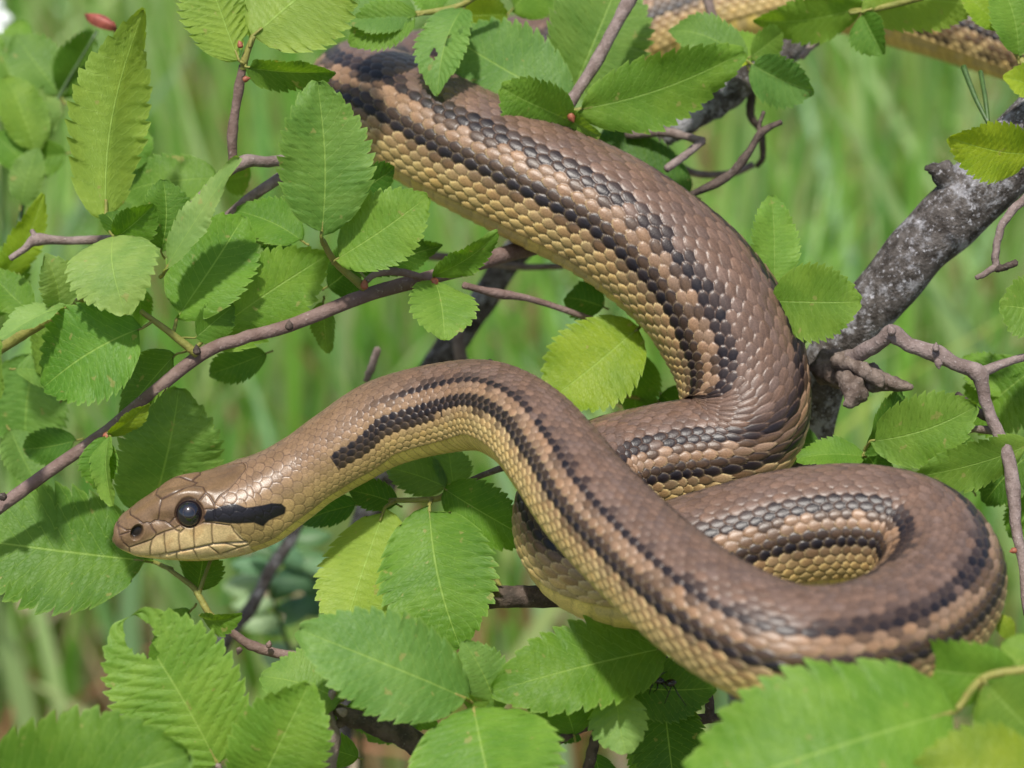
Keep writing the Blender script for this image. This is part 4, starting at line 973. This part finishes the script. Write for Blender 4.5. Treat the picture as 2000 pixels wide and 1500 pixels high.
# ------------------------------------------------------------------ small things
def build_ant():
    root = thing('ant', 'small black ant walking on a shaded leaf below the lower coil', 'ant', P(1275, 1336, -1.6))
    d = -1.95
    prof = [(1232, 1326, 0.5), (1238, 1325, 5), (1246, 1326, 8.5), (1255, 1328, 9.5), (1263, 1330, 7), (1268, 1331, 2.2), (1271, 1330, 4), (1274, 1330, 1.8), (1279, 1328, 5.5), (1286, 1329, 7.5), (1293, 1331, 6), (1298, 1333, 2.2), (1302, 1334, 5.5), (1309, 1334, 7.5), (1316, 1333, 6.5), (1321, 1333, 2)]
    sp = spline([(a, b, d, r) for a, b, r in prof], 5)
    W = np.array([P(*a[:3]) for a in sp]); rad = np.array([max(0.4, a[3])*pxm(d) for a in sp])
    tube_mesh('body', W, rad, ANT, root, 14, 0.0)
    legs = [[(1281, 1332), (1272, 1320), (1266, 1306)], [(1285, 1332), (1290, 1318), (1303, 1312)], [(1278, 1332), (1272, 1342), (1268, 1356)],
            [(1284, 1334), (1284, 1344), (1276, 1352)], [(1290, 1334), (1298, 1340), (1306, 1352)], [(1279, 1330), (1262, 1318), (1254, 1309)]]
    for i, l in enumerate(legs):
        sp = spline([(l[0][0], l[0][1], d, 1.6), (l[1][0], l[1][1], d-0.12, 1.5), (l[2][0], l[2][1], d+0.15, 0.9)], 5)
        tube_mesh('leg', np.array([P(*a[:3]) for a in sp]), np.array([a[3]*pxm(d) for a in sp]), ANT, root, 6, 0.0)
    for l in ([(1312, 1338), (1307, 1352), (1298, 1374)], [(1315, 1338), (1326, 1358), (1340, 1378)]):
        sp = spline([(l[0][0], l[0][1], d, 1.3), (l[1][0], l[1][1], d-0.1, 1.1), (l[2][0], l[2][1], d+0.1, 0.8)], 5)
        tube_mesh('antenna', np.array([P(*a[:3]) for a in sp]), np.array([a[3]*pxm(d) for a in sp]), ANT, root, 6, 0.0)
build_ant()

def cupped(name, c, ax, side, L, w, cup, mat, parent, col=None, n=9, m=5):
    """a small cupped blade from c along ax"""
    nn = np.cross(ax, side); V, F = [], []
    for i in range(n):
        t = i/(n-1); h = w*math.sin(math.pi*min(0.985, t*0.97+0.03))**0.7
        for j in range(-m, m+1):
            q = j/m
            V.append(c+ax*(t*L)+side*(q*h)+nn*(cup*w*q*q+cup*0.6*L*(t-0.5)**2))
    k = 2*m+1
    for i in range(n-1):
        for j in range(k-1): F.append((i*k+j, (i+1)*k+j, (i+1)*k+j+1, i*k+j+1))
    o = mesh_obj(name, V, F, mat, parent)
    if col is not None:
        a = o.data.color_attributes.new('colour', 'FLOAT_COLOR', 'POINT')
        a.data.foreach_set('color', np.tile([*col, 1.0], len(V)).astype(np.float32))
    return o
def build_seedlings():
    r = random.Random(4)
    for (stem, spots, lab, g) in (
        ([(620, 1420, 24, 6), (560, 1250, 21, 5), (530, 1150, 20, 5), (560, 1050, 19, 4)], 18, 'blurred bluish-green seedling with small paired leaflets below the snake throat', 0),
        ([(700, 1300, 22, 5), (640, 1180, 20, 5), (600, 1110, 19, 4), (470, 1040, 19, 3)], 16, 'blurred pale seedling with narrow leaflets reaching under the snake jaw', 1)):
        root = thing('seedling', lab, 'plant', P(stem[0][0], stem[0][1]+900, 36), 'seedlings in the grass')
        base = [(stem[0][0]+10, stem[0][1]+900, 42, 8), (stem[0][0], stem[0][1]+300, 30, 7)]
        twig('stem', base+stem, DGREEN, root, 8)
        sp = spline(stem, 8)
        for i in range(spots):
            a = sp[min(len(sp)-1, int((i+0.5)/spots*len(sp)))]; c = P(a[0], a[1], a[2]+r.uniform(-1, 1))
            ang = r.uniform(-0.5, 0.5)+(0 if i % 2 else math.pi)
            ax = nrm(RIGHT*math.cos(ang)+UP*(math.sin(ang)+0.35)-FWD*r.uniform(-0.3, 0.3))
            side = nrm(np.cross(ax, -FWD+UP*0.6+RIGHT*r.uniform(-0.4, 0.4)))
            cupped('leaflet', c, ax, side, r.uniform(0.011, 0.018), r.uniform(0.0032, 0.0050) if g == 0 else r.uniform(0.0024, 0.0036), 0.4, LEAFLET, root,
                   [(0.15, 0.26, 0.12), (0.10, 0.20, 0.10), (0.24, 0.34, 0.17), (0.08, 0.16, 0.06)][r.randrange(4)])
build_seedlings()
def build_red():
    root = thing('withered_leaf', 'blurred reddish-brown curled leaf above the long upright leaf', 'leaf', P(205, 40, 6))
    ax = nrm(P(150, 15, 6.4)-P(222, 45, 6)); side = nrm(np.cross(ax, -FWD+UP*0.5))
    cupped('blade', P(222, 45, 6), ax, side, 0.0098, 0.0020, 0.9, RED, root)
    twig('stalk', [(220, 43, 6, 3), (226, 60, 6.2, 3), (222, 110, 7.5, 3), (205, 200, 9, 3)], RED, root, 6)
build_red()
def build_flower():
    root = thing('white_flower', 'blurred small white flower among the grass beyond the leaf tips', 'flower', P(0, 900, 60))
    c = P(-22, 38, 30)
    for i in range(6):
        a = i*math.pi/3; ax = nrm(RIGHT*math.cos(a)+UP*math.sin(a)-FWD*0.25); side = nrm(np.cross(ax, -FWD))
        cupped('petal', c, ax, side, 0.0085, 0.0032, 0.3, WHITE, root)
    twig('stalk', [(-22, 40, 30.3, 3), (0, 300, 32, 4), (0, 900, 45, 5), (0, 1700, 70, 6)], DGREEN, root, 6)
build_flower()
